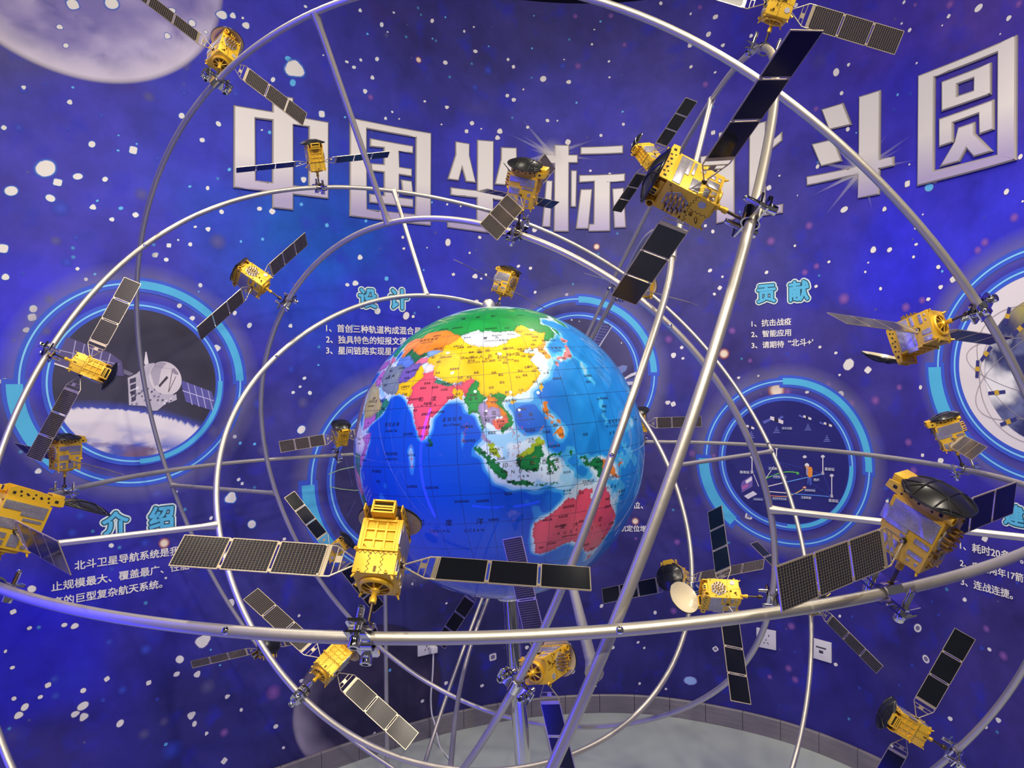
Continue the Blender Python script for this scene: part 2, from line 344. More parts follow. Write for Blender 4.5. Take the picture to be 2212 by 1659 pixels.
class Dec(MB):
    def put(s, v, f, off, mi=0, col=None):
        s.add(w2p(v[:, 0], v[:, 1], off), f, mi, col)
    def poly(s, pts, off, mi=0, col=None, step=0.06):     # a polygon given by what the lens measures
        q = np.array([px2w(*p) for p in pts]); v, f = outline_mesh([q])
        v, f = slice_s(v[:, :3], f, step); s.put(v, f, off, mi, col)
    def arc(s, c, r0, r1, a0, a1, off, mi=0, col=None, n=None):
        n = n or max(3, int(abs(a1 - a0) / 3)); A = np.radians(np.linspace(a0, a1, n + 1))
        v = np.concatenate([np.stack([c[0] + r * np.cos(A), c[1] + r * np.sin(A)], 1) for r in (r0, r1)])
        s.put(v, [(i, i + n + 1, i + n + 2, i + 1)[::-1] for i in range(n)], off, mi, col)
    def disc(s, c, rx, off, colf, nr=10, na=40, mi=0, rz=None, fall=None):
        rz = rx if rz is None else rz; vs = []; cs = []
        for i in range(nr + 1):
            t = i / nr
            for j in range(na):
                a = 2 * math.pi * j / na; p = (c[0] + rx * t * math.cos(a), c[1] + rz * t * math.sin(a)); vs.append(p); cs.append(colf(p[0], p[1], t, a))
        fs = [(i * na + j, i * na + (j + 1) % na, (i + 1) * na + (j + 1) % na, (i + 1) * na + j) for i in range(nr) for j in range(na)]
        v = np.array(vs); s.put(v, [q[::-1] for q in fs], off, mi, cs)
    def text(s, body, px0, px1, off, mi=0, bold=0.026, spacing=1.0):
        """a line of print from lens position px0 (left, middle of line) to px1"""
        a = px2w(*px0); b = px2w(*px1); v, f = text2d(body, 0, spacing); k = (b[0] - a[0]) / (v[:, 0].max() - v[:, 0].min())
        z0 = (a[1] + b[1]) / 2
        q = np.stack([a[0] + (v[:, 0] - v[:, 0].min()) * k, z0 + (v[:, 1] - 0.36) * k], 1); s.bold(q, f, off, mi, bold * k)
    def bold(s, q, f, off, mi, d, n=4):          # thickens a glyph evenly on all sides
        s.put(q, f, off, mi)
        if d:
            for j in range(n): a = 2 * math.pi * (j + .5) / n; s.put(q + np.array((math.cos(a), math.sin(a))) * d, f, off - .00003 * (j + 1), mi)
def vn(x, y, seed=0):        # cheap smooth value noise for printed pictures
    h = lambda i, j: (math.sin(i * 127.1 + j * 311.7 + seed * 74.7) * 43758.5453) % 1.0
    t = 0; a = 0.5; 
    for o in range(4):
        i, j = math.floor(x), math.floor(y); u, v = x - i, y - j; u = u * u * (3 - 2 * u); v = v * v * (3 - 2 * v)
        t += a * ((h(i, j) * (1 - u) + h(i + 1, j) * u) * (1 - v) + (h(i, j + 1) * (1 - u) + h(i + 1, j + 1) * u) * v); a *= .5; x = x * 2 + 7.3; y = y * 2 + 3.1
    return t / 0.9375
def lerp(a, b, t): t = min(1, max(0, t)); return tuple(a[i] + (b[i] - a[i]) * t for i in range(3))
def q4(c, a=1.0): return (c[0], c[1], c[2], a)

# stars: read crop by crop (origin x, y, scale | x, y, radius, kind)
STARS = """0 0 2.989|470 30 40 720 20 45 1110 70 25 1240 150 25 1080 233 22 385 175 22 425 295 20 1432 97 38 1503 102 22 1588 165 28 1972 43 14 1567 117 10 1327 207 14 1900 445 68w 1890 535 26c 1860 380 24c 153 565 15 470 565 10c 450 660 18 1172 748 22 1410 800 20 2077 737 26 2087 357 8 25 825 18 593 932 27 860 970 30 882 930 8c 765 875 8c 762 972 10c 1305 905 20 295 1088 62 502 1140 32 372 1178 32 678 1158 20 72 1233 40 325 1280 30 600 1338 22 780 1345 15c 875 1388 22 722 1417 18 628 1297 10c 20 1605 35 1090 1585 18 1228 1578 15 1150 1550 8 1003 1645 22 1260 1465 12 1343 1480 18 1430 1368 18 1340 1215 15 1225 1205 12c 1675 1348 18 1757 1365 24 1960 1160 22 1762 515 18 1740 260 12 1190 600 18b 1520 605 22b 1187 408 38s 960 625 30s 150 580 24b 290 540 10b 440 830 10b 390 1345 50b 915 1255 36s 1013 1020 15b 360 1555 28s 490 1535 16b 120 825 24b 655 745 18b 1945 1320 14c 1740 855 14c 1690 840 8 1480 1095 14c 1405 1560 45s 1555 1560 10c 1695 1545 12c 2110 1455 15c
740 0 2.989|113 68 14 330 82 10 252 160 17 290 207 8 283 228 14s 160 220 10c 578 135 16 663 112 8c 785 203 10 847 175 8 580 250 7c 857 332 18 222 382 17 27 400 14 117 388 12 73 435 16 192 502 16 490 387 17o 663 405 18 145 590 18 180 628 18p 1068 385 12 1103 432 14 943 300 7c 1223 313 8c 1235 103 7c 1430 385 6 1295 510 24 1460 530 20 1063 618 16 1105 645 18 1167 578 8 530 655 10 673 693 17 277 765 12 320 723 9 365 768 7 638 804 8 835 796 18 800 848 16 895 832 8 1015 848 22 1000 890 20 1195 822 14 1323 779 16 1387 780 7 1510 664 9c 1720 397 10 1610 287 10 1625 192 7 1820 290 14p 1520 427 18p 1503 105 14p 1733 103 16p 1665 140 9c 1723 500 9 1813 803 12 1808 722 10c 1668 875 13 1455 918 22 1600 1103 10 1725 1122 10 2055 22 14 1420 427 18b 940 455 24b 855 565 18b 680 1565 25 885 1533 14 395 1605 12 388 1532 12 600 1503 10s 1240 1483 20 1640 1593 18o 820 1633 10 575 1307 10c 675 1320 10 762 1332 8 150 1427 12c 15 757 10c 545 1600 6
1472 0 2.989|60 90 10 220 110 22 120 48 14p 175 222 22 55 293 18 450 232 14 268 293 16 62 432 13 218 468 11 155 545 18p 740 35 17 1438 15 14 1735 30 24p 1920 52 32 1510 32 12p 1727 105 16 2115 117 22 2180 25 22p 1475 195 16 1423 152 10 1685 165 8 2060 220 8 1520 408 9 1080 418 13 1000 467 28 1035 602 16 1397 612 11c 870 703 16p 1130 858 7c 1480 605 14b 1373 707 12b 205 857 18 633 1135 9 565 1213 20 750 1262 5 1075 835 17 880 1075 16 1460 1187 24 1052 1353 30 1312 1350 18 1473 1062 8 2100 1238 22 2190 1012 20 2205 1300 10 1560 1385 8 1510 1475 9 1345 1613 20 1240 1613 24 1517 1578 14 1960 1565 24p 1955 1405 10b 733 1587 10 825 1457 22p 578 1557 24p 155 1458 12 203 1495 14 183 1385 9c 2150 1405 26p 1915 1615 22p 1600 1210 34c 1640 1160 26w
0 550 2.989|35 145 25 500 92 14 555 160 14 612 127 10c 215 350 28 207 405 30 170 487 23 300 495 24s 320 290 28s 150 120 12b 430 50 30b 1000 5 20 1073 33 18 1293 198 16 1282 240 8c 1158 330 20 1240 412 22 1515 378 16 1610 457 19 1395 605 32 20 815 26 1875 460 16 1965 798 14 1937 853 12 1892 890 14 2000 893 17 2055 713 9c 1880 740 24b 1955 955 32s 1670 965 32b 1945 1130 32 1515 1175 16 1550 1217 13c 1643 1223 12c 1375 1140 32s 247 1398 22 1540 1452 14 1563 1478 12 1585 1520 12 1490 1570 40 1140 1530 9 1015 1540 24b 1700 1260 36s
740 550 2.989|112 18 20 30 195 16 82 185 25 283 155 17c 225 365 28 410 395 28 455 400 12 715 128 14 855 140 22 895 155 10 925 130 10 1135 75 14 1213 88 13 1243 243 12 1447 258 14 865 303 18 523 100 8c 620 340 9c 2137 650 20 2105 548 22p 2190 600 14 2100 955 20 2135 965 20 1478 422 8
1472 550 2.989|185 103 16 265 143 10 248 215 17 213 255 12 550 115 14 953 47 13 873 75 18p 1207 52 8 1188 112 10 1500 15 12 1660 80 18 1685 108 10c 1755 160 26 1675 210 19 1287 220 13 870 205 14 1555 295 20p 1595 288 18 1450 340 26p 1050 285 32p 797 115 18p 328 492 20p 895 597 13 998 635 14 275 640 28o 10 670 12 1080 710 38w 1205 745 28 370 795 12 497 783 10 1022 777 11 1545 857 15 1407 857 18p 1253 942 26p 443 685 14p 685 640 12b 615 875 46o 685 885 22p 812 888 15 1030 900 28 1098 960 22p 915 985 12 950 840 18p 1467 1212 22p 1500 1395 22p 1558 1295 14 1675 1330 25 2158 1303 18 1330 1592 14 1320 1510 18b 70 1283 20p 150 1293 15 210 1298 12p
0 1104 2.989|718 222 18 935 203 26b 1060 207 28o 465 140 26b 520 30 26b 1625 85 32 1362 45 14 1835 180 14 205 502 28 85 650 22 190 755 17 415 735 20 482 742 27 35 905 12 80 1010 15 1070 432 10 720 375 16b 1490 595 30 1310 838 50w 1360 895 8c 1160 957 30 1140 1052 24 1273 1053 25 1420 995 9c 690 1083 20 960 1108 20 310 1123 22 350 1085 22b 537 1158 20 260 1200 17 90 1210 17 358 1193 22b 160 1265 28 120 1318 30 535 1258 36 485 1310 30 540 1328 30 775 1370 28 1235 1318 30 1255 1373 20 1333 1435 14 1447 1430 24p 1467 1197 20 1557 1283 14 1340 1135 42s 1780 1390 20 1830 1527 12 1447 1612 24 1070 1505 14c 1110 1540 55b 1765 1170 42p 1945 1095 17 1930 675 12 940 893 30b 705 845 18b 790 1155 24b 665 1220 14b 1015 1215 12b 1060 1360 24s 930 1440 30s
740 1104 2.989|970 942 30r 667 1110 16 900 1127 16 515 1226 14 305 1027 12c 300 1150 10b 205 1433 12 1190 880 16 1745 880 14 1908 847 12 1948 883 10 1483 1035 22 1918 1113 11 1898 1160 6b 2088 1148 10 1632 1130 10 670 595 10 510 480 10b 515 425 8 2018 655 14 2137 645 19p 1672 612 15 1890 65 20o 1893 178 9p 2160 200 18p 450 470 10 460 450 14s
1472 1104 2.989|220 890 22r 437 30 30r 58 1095 42d 692 1015 20p 735 1088 20p 997 990 16 1150 1142 11b 732 911 8b 632 1253 6b 570 1070 14p 710 743 22p 1023 678 12 1103 682 10b 1527 755 32r 1580 955 30r 1490 995 11b 1940 885 14b 1990 893 16 2080 935 26p 1830 572 17 1620 585 9b 1662 672 10b 1960 178 25 2170 465 12b 1737 1340 20 2048 1350 22 1967 1393 16 2090 1195 14 1360 1517 12 1407 1125 9b 1970 760 20p"""
W_ = (0.80, 0.77, 0.73); CY = srgb(96, 180, 236); BL = srgb(66, 84, 214); PK = srgb(150, 100, 190); OR = srgb(236, 170, 96); SO = srgb(112, 108, 168); DB = srgb(150, 180, 236)
st = Dec()
for row in STARS.split('\n'):
    h, body = row.split('|'); ox, oy, sc_ = map(float, h.split()); t = body.split()
    for i in range(0, len(t), 3):
        k = t[i + 2][-1]; rad = float(t[i + 2].rstrip('wcbpsord')); k = k if k in 'wcbpsord' else ' '
        x = ox + float(t[i]) / sc_; y = oy + float(t[i + 1]) / sc_; c = px2w(x, y); e = px2w(x, y - rad / sc_)
        r = max(abs(e[1] - c[1]), 0.0035); ph = random.random() * 6.28; am = 0.05 + 0.09 * random.random(); lob = random.choice((2, 2, 3, 4))
        if k in 'bps':
            col = {'b': BL, 'p': PK, 's': SO}[k]; a0 = {'b': .85, 'p': .85, 's': .6}[k]
            st.disc(c, r * 1.35, 0.0009, lambda s_, z_, tt, a: q4(col, a0 * (1 - tt) ** 0.8), 4, 14)
        elif k == 'o':
            st.disc(c, r * 1.35, 0.0009, lambda s_, z_, tt, a: q4(lerp((.85, .74, .58), srgb(196, 74, 60), (tt - .45) * 2.2), 1 if tt < .5 else 1 - (tt - .5) * 1.9), 6, 18)
        else:
            core = CY if k == 'c' else DB if k == 'd' else W_
            halo = srgb(70, 120, 225) if k in ' wcd' and c[1] > 1.0 and c[0] < 2.9 else srgb(92, 80, 176)
            el = 0.78 + 0.3 * random.random()
            def cf(s_, z_, tt, a):
                if k == 'r' and tt < 0.45: return q4(srgb(120, 112, 150), 1)
                return q4(core, 1) if tt < .74 else q4(halo, 1 - (tt - .74) / .26 * .95)
            n0 = len(st.v); cx, cz = c; big = r > .02
            vs = []; cs = []; na = 26 if big else 16; TS = (0, .4, .5, .72, .8, 1.0)
            for tt in TS:
                for j in range(na):
                    a = 2 * math.pi * j / na; w_ = 1 + am * math.cos(lob * a + ph) + (0.12 * vn(3 * math.cos(a) + rad, 3 * math.sin(a), 2) if big else 0) + (.14 * random.random() if k == 'w' and tt > .7 else 0)
                    vs.append((cx + r * 1.06 * tt * w_ * math.cos(a), cz + r * 1.06 * el * tt * w_ * math.sin(a) + r * .12 * tt * math.cos(a))); cs.append(cf(0, 0, tt, a))
            fs = [(i * na + j, i * na + (j + 1) % na, (i + 1) * na + (j + 1) % na, (i + 1) * na + j)[::-1] for i in range(len(TS) - 1) for j in range(na)]
            st.put(np.array(vs), fs, 0.0012, 0, cs)
# faint dust of tiny stars and soft clouds between them
for _ in range(260):
    s_, z_ = RNG.uniform(0.9, WS[-1] - .6), RNG.uniform(0.1, 3.4); b = RNG.random()
    st.disc((s_, z_), .0035 + .006 * b, .0008, lambda x, y, t, a: q4((BL, SO, CY)[int(b * 2.99)], .75 * (1 - t)), 2, 8)
for _ in range(70):
    s_, z_ = RNG.uniform(0.9, WS[-1] - .6), RNG.uniform(0.3, 3.4); rr_ = RNG.uniform(.03, .12); cc = (BL, SO, srgb(96, 70, 170))[int(RNG.integers(3))]
    st.disc((s_, z_), rr_, .0006, lambda x, y, t, a: q4(cc, .22 * (1 - t) ** 1.3), 4, 14, rz=rr_ * RNG.uniform(.5, 1))
st.build('printed_stars', M['print_soft'], WALL, smooth=0)

# the two printed planets
pl = Dec()
c = px2w(168, -128); c2 = px2w(168, 172); R_ = c[1] - c2[1]
def mooncol(s, z, t, a):
    n = vn(s * 6, z * 9, 3); n2 = vn(s * 15 + 4, z * 18, 5)
    k = lerp(srgb(122, 112, 178), srgb(186, 176, 214), (n - .3) * 2.2); k = lerp(k, srgb(92, 84, 160), (n2 - .55) * 3)
    rim = max(0, min(1, (t - .78) * 4.2)) * max(0, min(1, (-math.sin(a) + .25)))
    return q4(lerp(k, srgb(224, 214, 226), rim), 1 if t < .965 else (1 - t) / .035)
pl.disc(c, R_ * 1.02, .0010, mooncol, 44, 150, rz=R_)
c = px2w(800, 1505); e = px2w(800, 1350); R_ = e[1] - c[1]
def planet2(s, z, t, a):
    lit = max(0, -math.cos(a - .35)) ** 1.5; n = vn(s * 14, z * 14, 8)
    k = lerp(srgb(50, 46, 80), srgb(72, 62, 96), (n - .3) * 2)
    return q4(lerp(k, srgb(196, 184, 206), max(0, (t - .66) * 2.6) * lit * (.45 + .8 * n)), .85 if t < .96 else max(0, (1 - t) / .04) * .85)
pl.disc(c, R_ * 1.12, .0010, planet2, 30, 90, rz=R_)
pl.build('printed_planets', M['print_soft'], WALL, smooth=0)

# five ring frames: lens position of centre, radius (height) in lens units, half-width found on the wall
rg = Dec(); LB = srgb(62, 92, 206); TH = srgb(132, 206, 246); FILL = srgb(84, 182, 226); GL = srgb(150, 146, 186)
RINGS = {}
def ring_frame(key, c, R, arcs, inner_arcs, ri=.786):
    RINGS[key] = (c, R)
    for a0, a1 in ((0, 360),):
        rg.disc(c, R * 1.22, .0014, lambda s, z, t, a: q4(GL, (0 if t < .62 else .42 * max(0, 1 - abs(t * 1.22 - 1.04) / .19))), 24, 60)
    for r in (1.0, ri):
        rg.arc(c, R * (r - .044), R * (r + .044), 0, 360, .0020, 0, q4(LB), 120)
        rg.arc(c, R * (r - .008), R * (r + .008), 0, 360, .0026, 0, q4(TH), 120)
    for a0, a1, r0, r1 in arcs:
        d = 2.6
        rg.arc(c, R * (r0 - .035), R * (r1 + .035), a0 - d, a1 + d, .0023, 0, q4(LB)); rg.arc(c, R * r0, R * r1, a0, a1, .0029, 0, q4(FILL))
    for a0, a1, r0, r1 in inner_arcs: rg.arc(c, R * r0, R * r1, a0, a1, .0029, 0, q4(FILL))
def frame_from(key, left, right, top, bottom, arcs, inner, ri=.786):
    """left / right: lens x of the thin outer line, top / bottom its lens y"""
    cy_ = (top + bottom) / 2; a = px2w(left, cy_); b = px2w(right, cy_); cxs = (a[0] + b[0]) / 2
    xm = (left + right) / 2; zt = px2w(xm, top)[1]; zb = px2w(xm, bottom)[1]
    ring_frame(key, (cxs, (a[1] + b[1]) / 2), ((b[0] - a[0]) / 2 + (zt - zb) / 2) / 2, arcs, inner, ri)
ARCS = [(1, 89, .955, 1.035), (180, 226, .97, 1.10)]; INN = [(-90, 1, .765, .812)]
frame_from('sat', 46, 515, 608, 1047, ARCS, INN, .786)
frame_from('net', 666, 1060, 832, 1228, ARCS, INN, .80)
frame_from('station', 1086, 1416, 648, 970, ARCS, INN, .786)
frame_from('cors', 1533, 1871, 818, 1183, [(-2, 92, .955, 1.035), (180, 230, .97, 1.10)], INN, .80)
a = px2w(2027, 793); RR5 = .372; c5 = (a[0] + RR5 * 1.0, a[1])
ring_frame('earth', c5, RR5, ARCS, INN, .83)
rg.build('printed_ring_frames', M['print_soft'], WALL, smooth=0)

# pictures inside the rings
pc = Dec()
c, R = RINGS['sat']; ri = R * .757
ea, eb = px2w(137, 884), px2w(430, 925)
def pic1(s, z, t, a):
    u = (s - ea[0]) / (eb[0] - ea[0]); edge = ea[1] + (eb[1] - ea[1]) * u + .030 * (1 - (2 * u - 1) ** 2) * .9; d = edge - z
    k = lerp(srgb(52, 50, 64), srgb(84, 82, 110), (vn(s * 3, z * 3, 9) - .3) * 2 * (.3 + .9 * max(0, (s - c[0]) / R + .2)))
    if d > -.03: k = lerp(k, srgb(70, 84, 190), (d + .03) / .035)
    if d > 0:
        n = vn(s * 12, z * 26, 4); dd = d / R; base = lerp(srgb(226, 220, 226), srgb(74, 92, 190), (dd - .12) * 5)
        k = lerp(base, srgb(214, 206, 218), (n - .50) * 5) if dd > .1 else base
        if dd > .34: k = lerp(k, srgb(120, 96, 130), (vn(s * 7, z * 9, 21) - .5) * 6)
    return q4(k, 1)
pc.disc(c, ri, .0016, pic1, 46, 130)
def P_(pts, col, off=.0030): pc.poly(pts, off, 0, q4(col))
def c7(*pts): return [(20 + x / 3.387, 580 + y / 3.387) for x, y in pts]
WH = srgb(226, 220, 228); GRY = srgb(120, 114, 140)
P_(c7((420, 500), (740, 620), (820, 680), (840, 790), (760, 780), (440, 730), (325, 695)), srgb(92, 84, 132))
for x in (480, 545, 610, 675, 735): P_(c7((x, 505 + (x - 420) * .37), (x + 8, 508 + (x - 420) * .37), (x - 30, 735 + (x - 480) * .12), (x - 38, 735 + (x - 480) * .12)), srgb(170, 164, 200), .0034)
P_(c7((330, 690), (440, 728), (440, 738), (325, 700)), WH, .0034); P_(c7((350, 590), (800, 700), (800, 706), (350, 597)), srgb(170, 164, 200), .0034)
P_(c7((835, 735), (910, 770), (880, 785), (838, 772)), GRY)
P_(c7((1250, 815), (1478, 900), (1503, 975), (1482, 1040), (1290, 975)), srgb(92, 90, 160))
for k in range(1, 5): x = 1250 + k * 50; P_(c7((x, 815 + k * 19), (x + 5, 817 + k * 19), (x + 40, 985 + k * 13), (x + 34, 985 + k * 13)), srgb(186, 184, 224), .0034)
P_(c7((1266, 890), (1495, 965), (1494, 971), (1266, 897)), srgb(186, 184, 224), .0034)
P_(c7((865, 800), (930, 770), (1000, 700), (1060, 690), (1120, 880), (1220, 920), (1225, 960), (1130, 1000), (1080, 1040), (1040, 1040), (990, 1005), (875, 1000)), srgb(190, 184, 198), .0032)
for k in range(46):
    x, y = random.uniform(880, 1200), random.uniform(870, 1000); r = random.uniform(6, 17); P_(c7((x, y), (x + r, y - r * .6), (x + r * 1.3, y + r * .4), (x + r * .2, y + r)), random.choice([srgb(84, 80, 104), srgb(232, 228, 236), srgb(130, 124, 150)]), .0035)
for k in range(4): P_(c7((880 + 4 * k, 810 + 45 * k), (925, 795 + 45 * k), (925, 828 + 45 * k), (880 + 4 * k, 843 + 45 * k)), srgb(70, 66, 92), .0035)
P_(c7((995, 610), (1003, 610), (1018, 690), (1010, 720), (996, 715), (985, 690)), WH)
dc = [(1140 + 118 * math.cos(a) * (1 if True else 1) + 18 * math.sin(a), 802 + 122 * math.sin(a)) for a in np.linspace(0, 2 * math.pi, 34)[:-1]]
P_(c7(*dc), srgb(214, 206, 212), .0036)
P_(c7((1030, 760), (1060, 700), (1110, 685), (1150, 690), (1110, 740), (1090, 850), (1060, 860)), srgb(176, 168, 184), .0038)
for a_, b_ in (((1060, 715), (1190, 738)), ((1190, 738), (1160, 905)), ((1160, 905), (1215, 790)), ((1090, 860), (1150, 800))):
    P_(c7(a_, (a_[0] + 5, a_[1]), (b_[0] + 5, b_[1]), b_), srgb(96, 84, 84), .0040)
P_(c7((1090, 855), (1150, 785), (1162, 800), (1115, 850), (1100, 870)), srgb(70, 64, 76), .0041)
P_(c7((1185, 735), (1205, 728), (1235, 765), (1232, 780), (1200, 768)), srgb(150, 140, 160), .0041)
# network picture
c, R = RINGS['net']
pc.disc(c, R * .772, .0016, lambda s, z, t, a: q4(lerp(srgb(52, 48, 92), srgb(70, 66, 120), vn(s * 4, z * 4, 2)), 1), 8, 60)
for pts in (((709, 1023), (735, 1013), (760, 1008), (790, 1004)), ((711, 1050), (735, 1055), (765, 1058), (800, 1056))):
    for p, q in zip(pts[:-1], pts[1:]): P_([p, q, (q[0], q[1] + 2), (p[0], p[1] + 2.4)], srgb(150, 176, 150))
for p, q in (((745, 990), (760, 1050)), ((766, 1082), (748, 1118)), ((780, 1130), (768, 1140))): P_([p, (p[0] + 1.2, p[1]), (q[0] + 1.2, q[1]), q], srgb(84, 92, 160))
# space station picture
c, R = RINGS['station']
pc.disc(c, R * .757, .0016, lambda s, z, t, a: q4(lerp(srgb(48, 46, 88), srgb(84, 80, 130), (vn(s * 4, z * 4, 6) - .3) * 1.8), 1), 12, 60)
def c8(*pts): return [(1180 + x / 5.926, 620 + y / 5.926) for x, y in pts]
P_(c8((640, 420), (800, 480), (840, 505), (660, 780), (560, 700)), srgb(60, 62, 122))
for k in range(9):
    y = 450 + 36 * k; P_(c8((655 - k * 9, y), (815 - k * 17, y + 22), (813 - k * 17, y + 27), (653 - k * 9, y + 5)), srgb(120, 124, 176), .0034)
P_(c8((835, 505), (845, 508), (672, 790), (655, 775)), srgb(176, 176, 206), .0036); P_(c8((720, 450), (727, 452), (600, 730), (592, 726)), srgb(120, 124, 176), .0034)
P_(c8((905, 1030), (980, 1000), (1040, 1010), (1020, 1070), (940, 1130), (900, 1090)), srgb(112, 130, 190))
P_(c8((985, 1170), (1080, 1110), (1200, 1070), (1200, 1100), (1080, 1150), (1000, 1190)), srgb(214, 212, 226)); P_(c8((1000, 1190), (1200, 1140), (1200, 1270), (1050, 1260)), srgb(84, 92, 160), .0028); P_(c8((1010, 1215), (1150, 1205), (1150, 1245), (1050, 1255)), srgb(196, 196, 216), .0034)
for x, y, r in ((325, 422, 12), (962, 717, 9), (420, 440, 6), (790, 890, 10), (660, 1000, 5)): pc.disc(px2w(1180 + x / 5.926, 620 + y / 5.926), .0012 * r / 5 + .0012, .0034, lambda s, z, t, a: q4(W_), 1, 10)
# positioning diagram
c, R = RINGS['cors']
pc.disc(c, R * .772, .0016, lambda s, z, t, a: q4(lerp(srgb(36, 36, 108), srgb(46, 46, 124), vn(s * 5, z * 5, 7)), 1), 8, 60)
def c5_(*pts): return [(1520 + x / 4.147, 800 + y / 4.147) for x, y in pts]
for x, y, k, fl in ((655, 440, 1.0, 1), (930, 420, .62, -1), (1115, 482, .62, -1), (418, 505, .6, -1)):
    d = 22 * k
    P_(c5_((x - 128 * k, y + (18 * k) * fl), (x - 60 * k, y - 12 * k * fl), (x - 40 * k, y + 2 * k), (x - 110 * k, y + (40 * k) * fl)), srgb(92, 100, 190)); P_(c5_((x + 10 * k, y - 8 * k * fl), (x + 48 * k, y - 36 * k * fl), (x + 66 * k, y - 18 * k * fl), (x + 20 * k, y + 4 * k * fl)), srgb(92, 100, 190))
    P_(c5_((x - 56 * k, y - 30 * k), (x - 20 * k, y - 22 * k), (x - 22 * k, y + 14 * k), (x - 58 * k, y - 2 * k)), WH, .0032); P_(c5_((x - 20 * k, y - 14 * k), (x + 18 * k, y - 2 * k), (x + 16 * k, y + 20 * k), (x - 22 * k, y + 8 * k)), srgb(50, 46, 60), .0032); P_(c5_((x + 18 * k, y - 8 * k), (x + 62 * k, y + 12 * k), (x + 58 * k, y + 42 * k), (x + 16 * k, y + 28 * k)), WH, .0032)
for x, y in ((655, 505), (937, 480), (1107, 582), (428, 548)):
    for j in range(4):
        w2_, yy = 6 + 8 * j, y + 16 * j; P_(c5_((x - w2_, yy + 4), (x, yy), (x + w2_, yy + 4), (x + w2_, yy + 9), (x, yy + 6), (x - w2_, yy + 9)), srgb(130, 140, 226))
POLE = ((435, 775, 910), (655, 695, 815), (908, 775, 0), (1071, 772, 920), (1151, 942, 1125))
for x, y, b in POLE:
    P_(c5_((x - 20, y), (x - 8, y - 14), (x + 8, y - 14), (x + 20, y), (x + 8, y + 12), (x - 8, y + 12)), srgb(206, 204, 216), .0034)
    if b: P_(c5_((x - 4, y), (x + 4, y), (x + 4, b), (x - 4, b)), WH, .0032); P_(c5_((x - 13, b - 14), (x + 10, b - 14), (x + 14, b + 14), (x - 12, b + 14)), srgb(176, 172, 190), .0034)
def ln(p, q, w_, col, off=.0031):
    d = np.array(q) - np.array(p); n_ = np.array((-d[1], d[0])) / np.linalg.norm(d) * w_ / 2
    P_(c5_(tuple(np.array(p) + n_), tuple(np.array(q) + n_), tuple(np.array(q) - n_), tuple(np.array(p) - n_)), col, off)
for p, q in (((660, 815), (905, 880)), ((660, 815), (900, 960)), ((960, 895), (1060, 930)), ((1075, 935), (1145, 1105)), ((970, 1010), (1140, 1125)), ((440, 920), (640, 830))):
    for j in range(9): a_ = np.array(p) + (np.array(q) - np.array(p)) * j / 9; ln(tuple(a_), tuple(a_ + (np.array(q) - np.array(p)) * .06), 4, srgb(70, 90, 214))
ln((550, 1045), (740, 1000), 8, WH); ln((735, 1002), (1055, 930), 9, srgb(96, 150, 230)); ln((590, 1085), (790, 1102), 8, WH); ln((780, 1104), (1130, 1130), 9, srgb(84, 130, 220)); ln((560, 965), (632, 860), 6, WH); ln((450, 930), (495, 1040), 5, WH)
g = [(560 + 290 * t, 968 - 60 * math.sin(t * 2.2)) for t in np.linspace(0, 1, 9)]
for p, q in zip(g[:-1], g[1:]): ln(p, q, 9, srgb(96, 190, 84))
P_(c5_((835, 905), (862, 920), (838, 938)), srgb(96, 190, 84), .0034)
g = [(600 + 295 * t, 1122 + 8 * math.sin(t * 3.1) - 62 * max(0, t - .45) ** 1.4 * 2.2) for t in np.linspace(0, 1, 11)]
for i_, (p, q) in enumerate(zip(g[:-1], g[1:])): ln(p, q, 8, lerp(srgb(226, 120, 84), srgb(226, 196, 96), i_ / 9))
P_(c5_((888, 1048), (898, 1038), (915, 1038), (925, 1048), (915, 1058), (898, 1058)), srgb(206, 120, 84), .0036); P_(c5_((898, 1048), (904, 1043), (911, 1043), (917, 1048), (911, 1053), (904, 1053)), WH, .0038)
P_(c5_((940, 862), (970, 865), (980, 890), (976, 950), (950, 962), (936, 940)), srgb(226, 140, 60), .0040); P_(c5_((920, 880), (942, 870), (938, 950), (922, 930)), srgb(150, 146, 190), .0038)
P_(c5_((936, 950), (972, 952), (968, 1028), (950, 1028), (950, 975), (940, 1018), (930, 1018)), srgb(70, 90, 180), .0036); P_(c5_((908, 855), (912, 838), (928, 828), (945, 838), (950, 858)), WH, .0042); P_(c5_((915, 858), (946, 858), (944, 876), (920, 878)), srgb(214, 160, 130), .0040)
P_(c5_((890, 865), (910, 862), (925, 880), (915, 886)), srgb(60, 50, 60), .0040); ln((908, 790), (915, 1002), 4, srgb(60, 54, 70), .0035)
P_(c5_((335, 1030), (345, 995), (425, 945), (440, 955), (438, 1040), (345, 1095)), srgb(110, 92, 170), .0032); P_(c5_((375, 990), (432, 950), (434, 985), (385, 1015)), WH, .0035); P_(c5_((345, 1040), (400, 1015), (402, 1040), (350, 1070)), srgb(176, 96, 170), .0035)
P_(c5_((362, 1125), (445, 1080), (482, 1108), (400, 1152)), srgb(214, 210, 226), .0032)
LAB = ((701, 505, 798, 532, '北斗卫星'), (322, 898, 415, 925, '基准站'), (1085, 870, 1180, 900, '基准站'), (1120, 1152, 1216, 1182, '基准站'), (985, 965, 1043, 995, '用户'), (905, 1060, 1008, 1088, '虚拟参考站'), (873, 1125, 970, 1153, '卫星数据'), (615, 1132, 750, 1165, '虚拟参考站位置'), (445, 1140, 538, 1168, 'CORS中心'), (580, 866, 690, 893, '卫星数据'), (620, 934, 747, 972, '误差改正信息'))
for x0, y0, x1, y1, tx in LAB: P_(c5_((x0, y0), (x1, y0), (x1, y1), (x0, y1)), srgb(70, 84, 150), .0043)
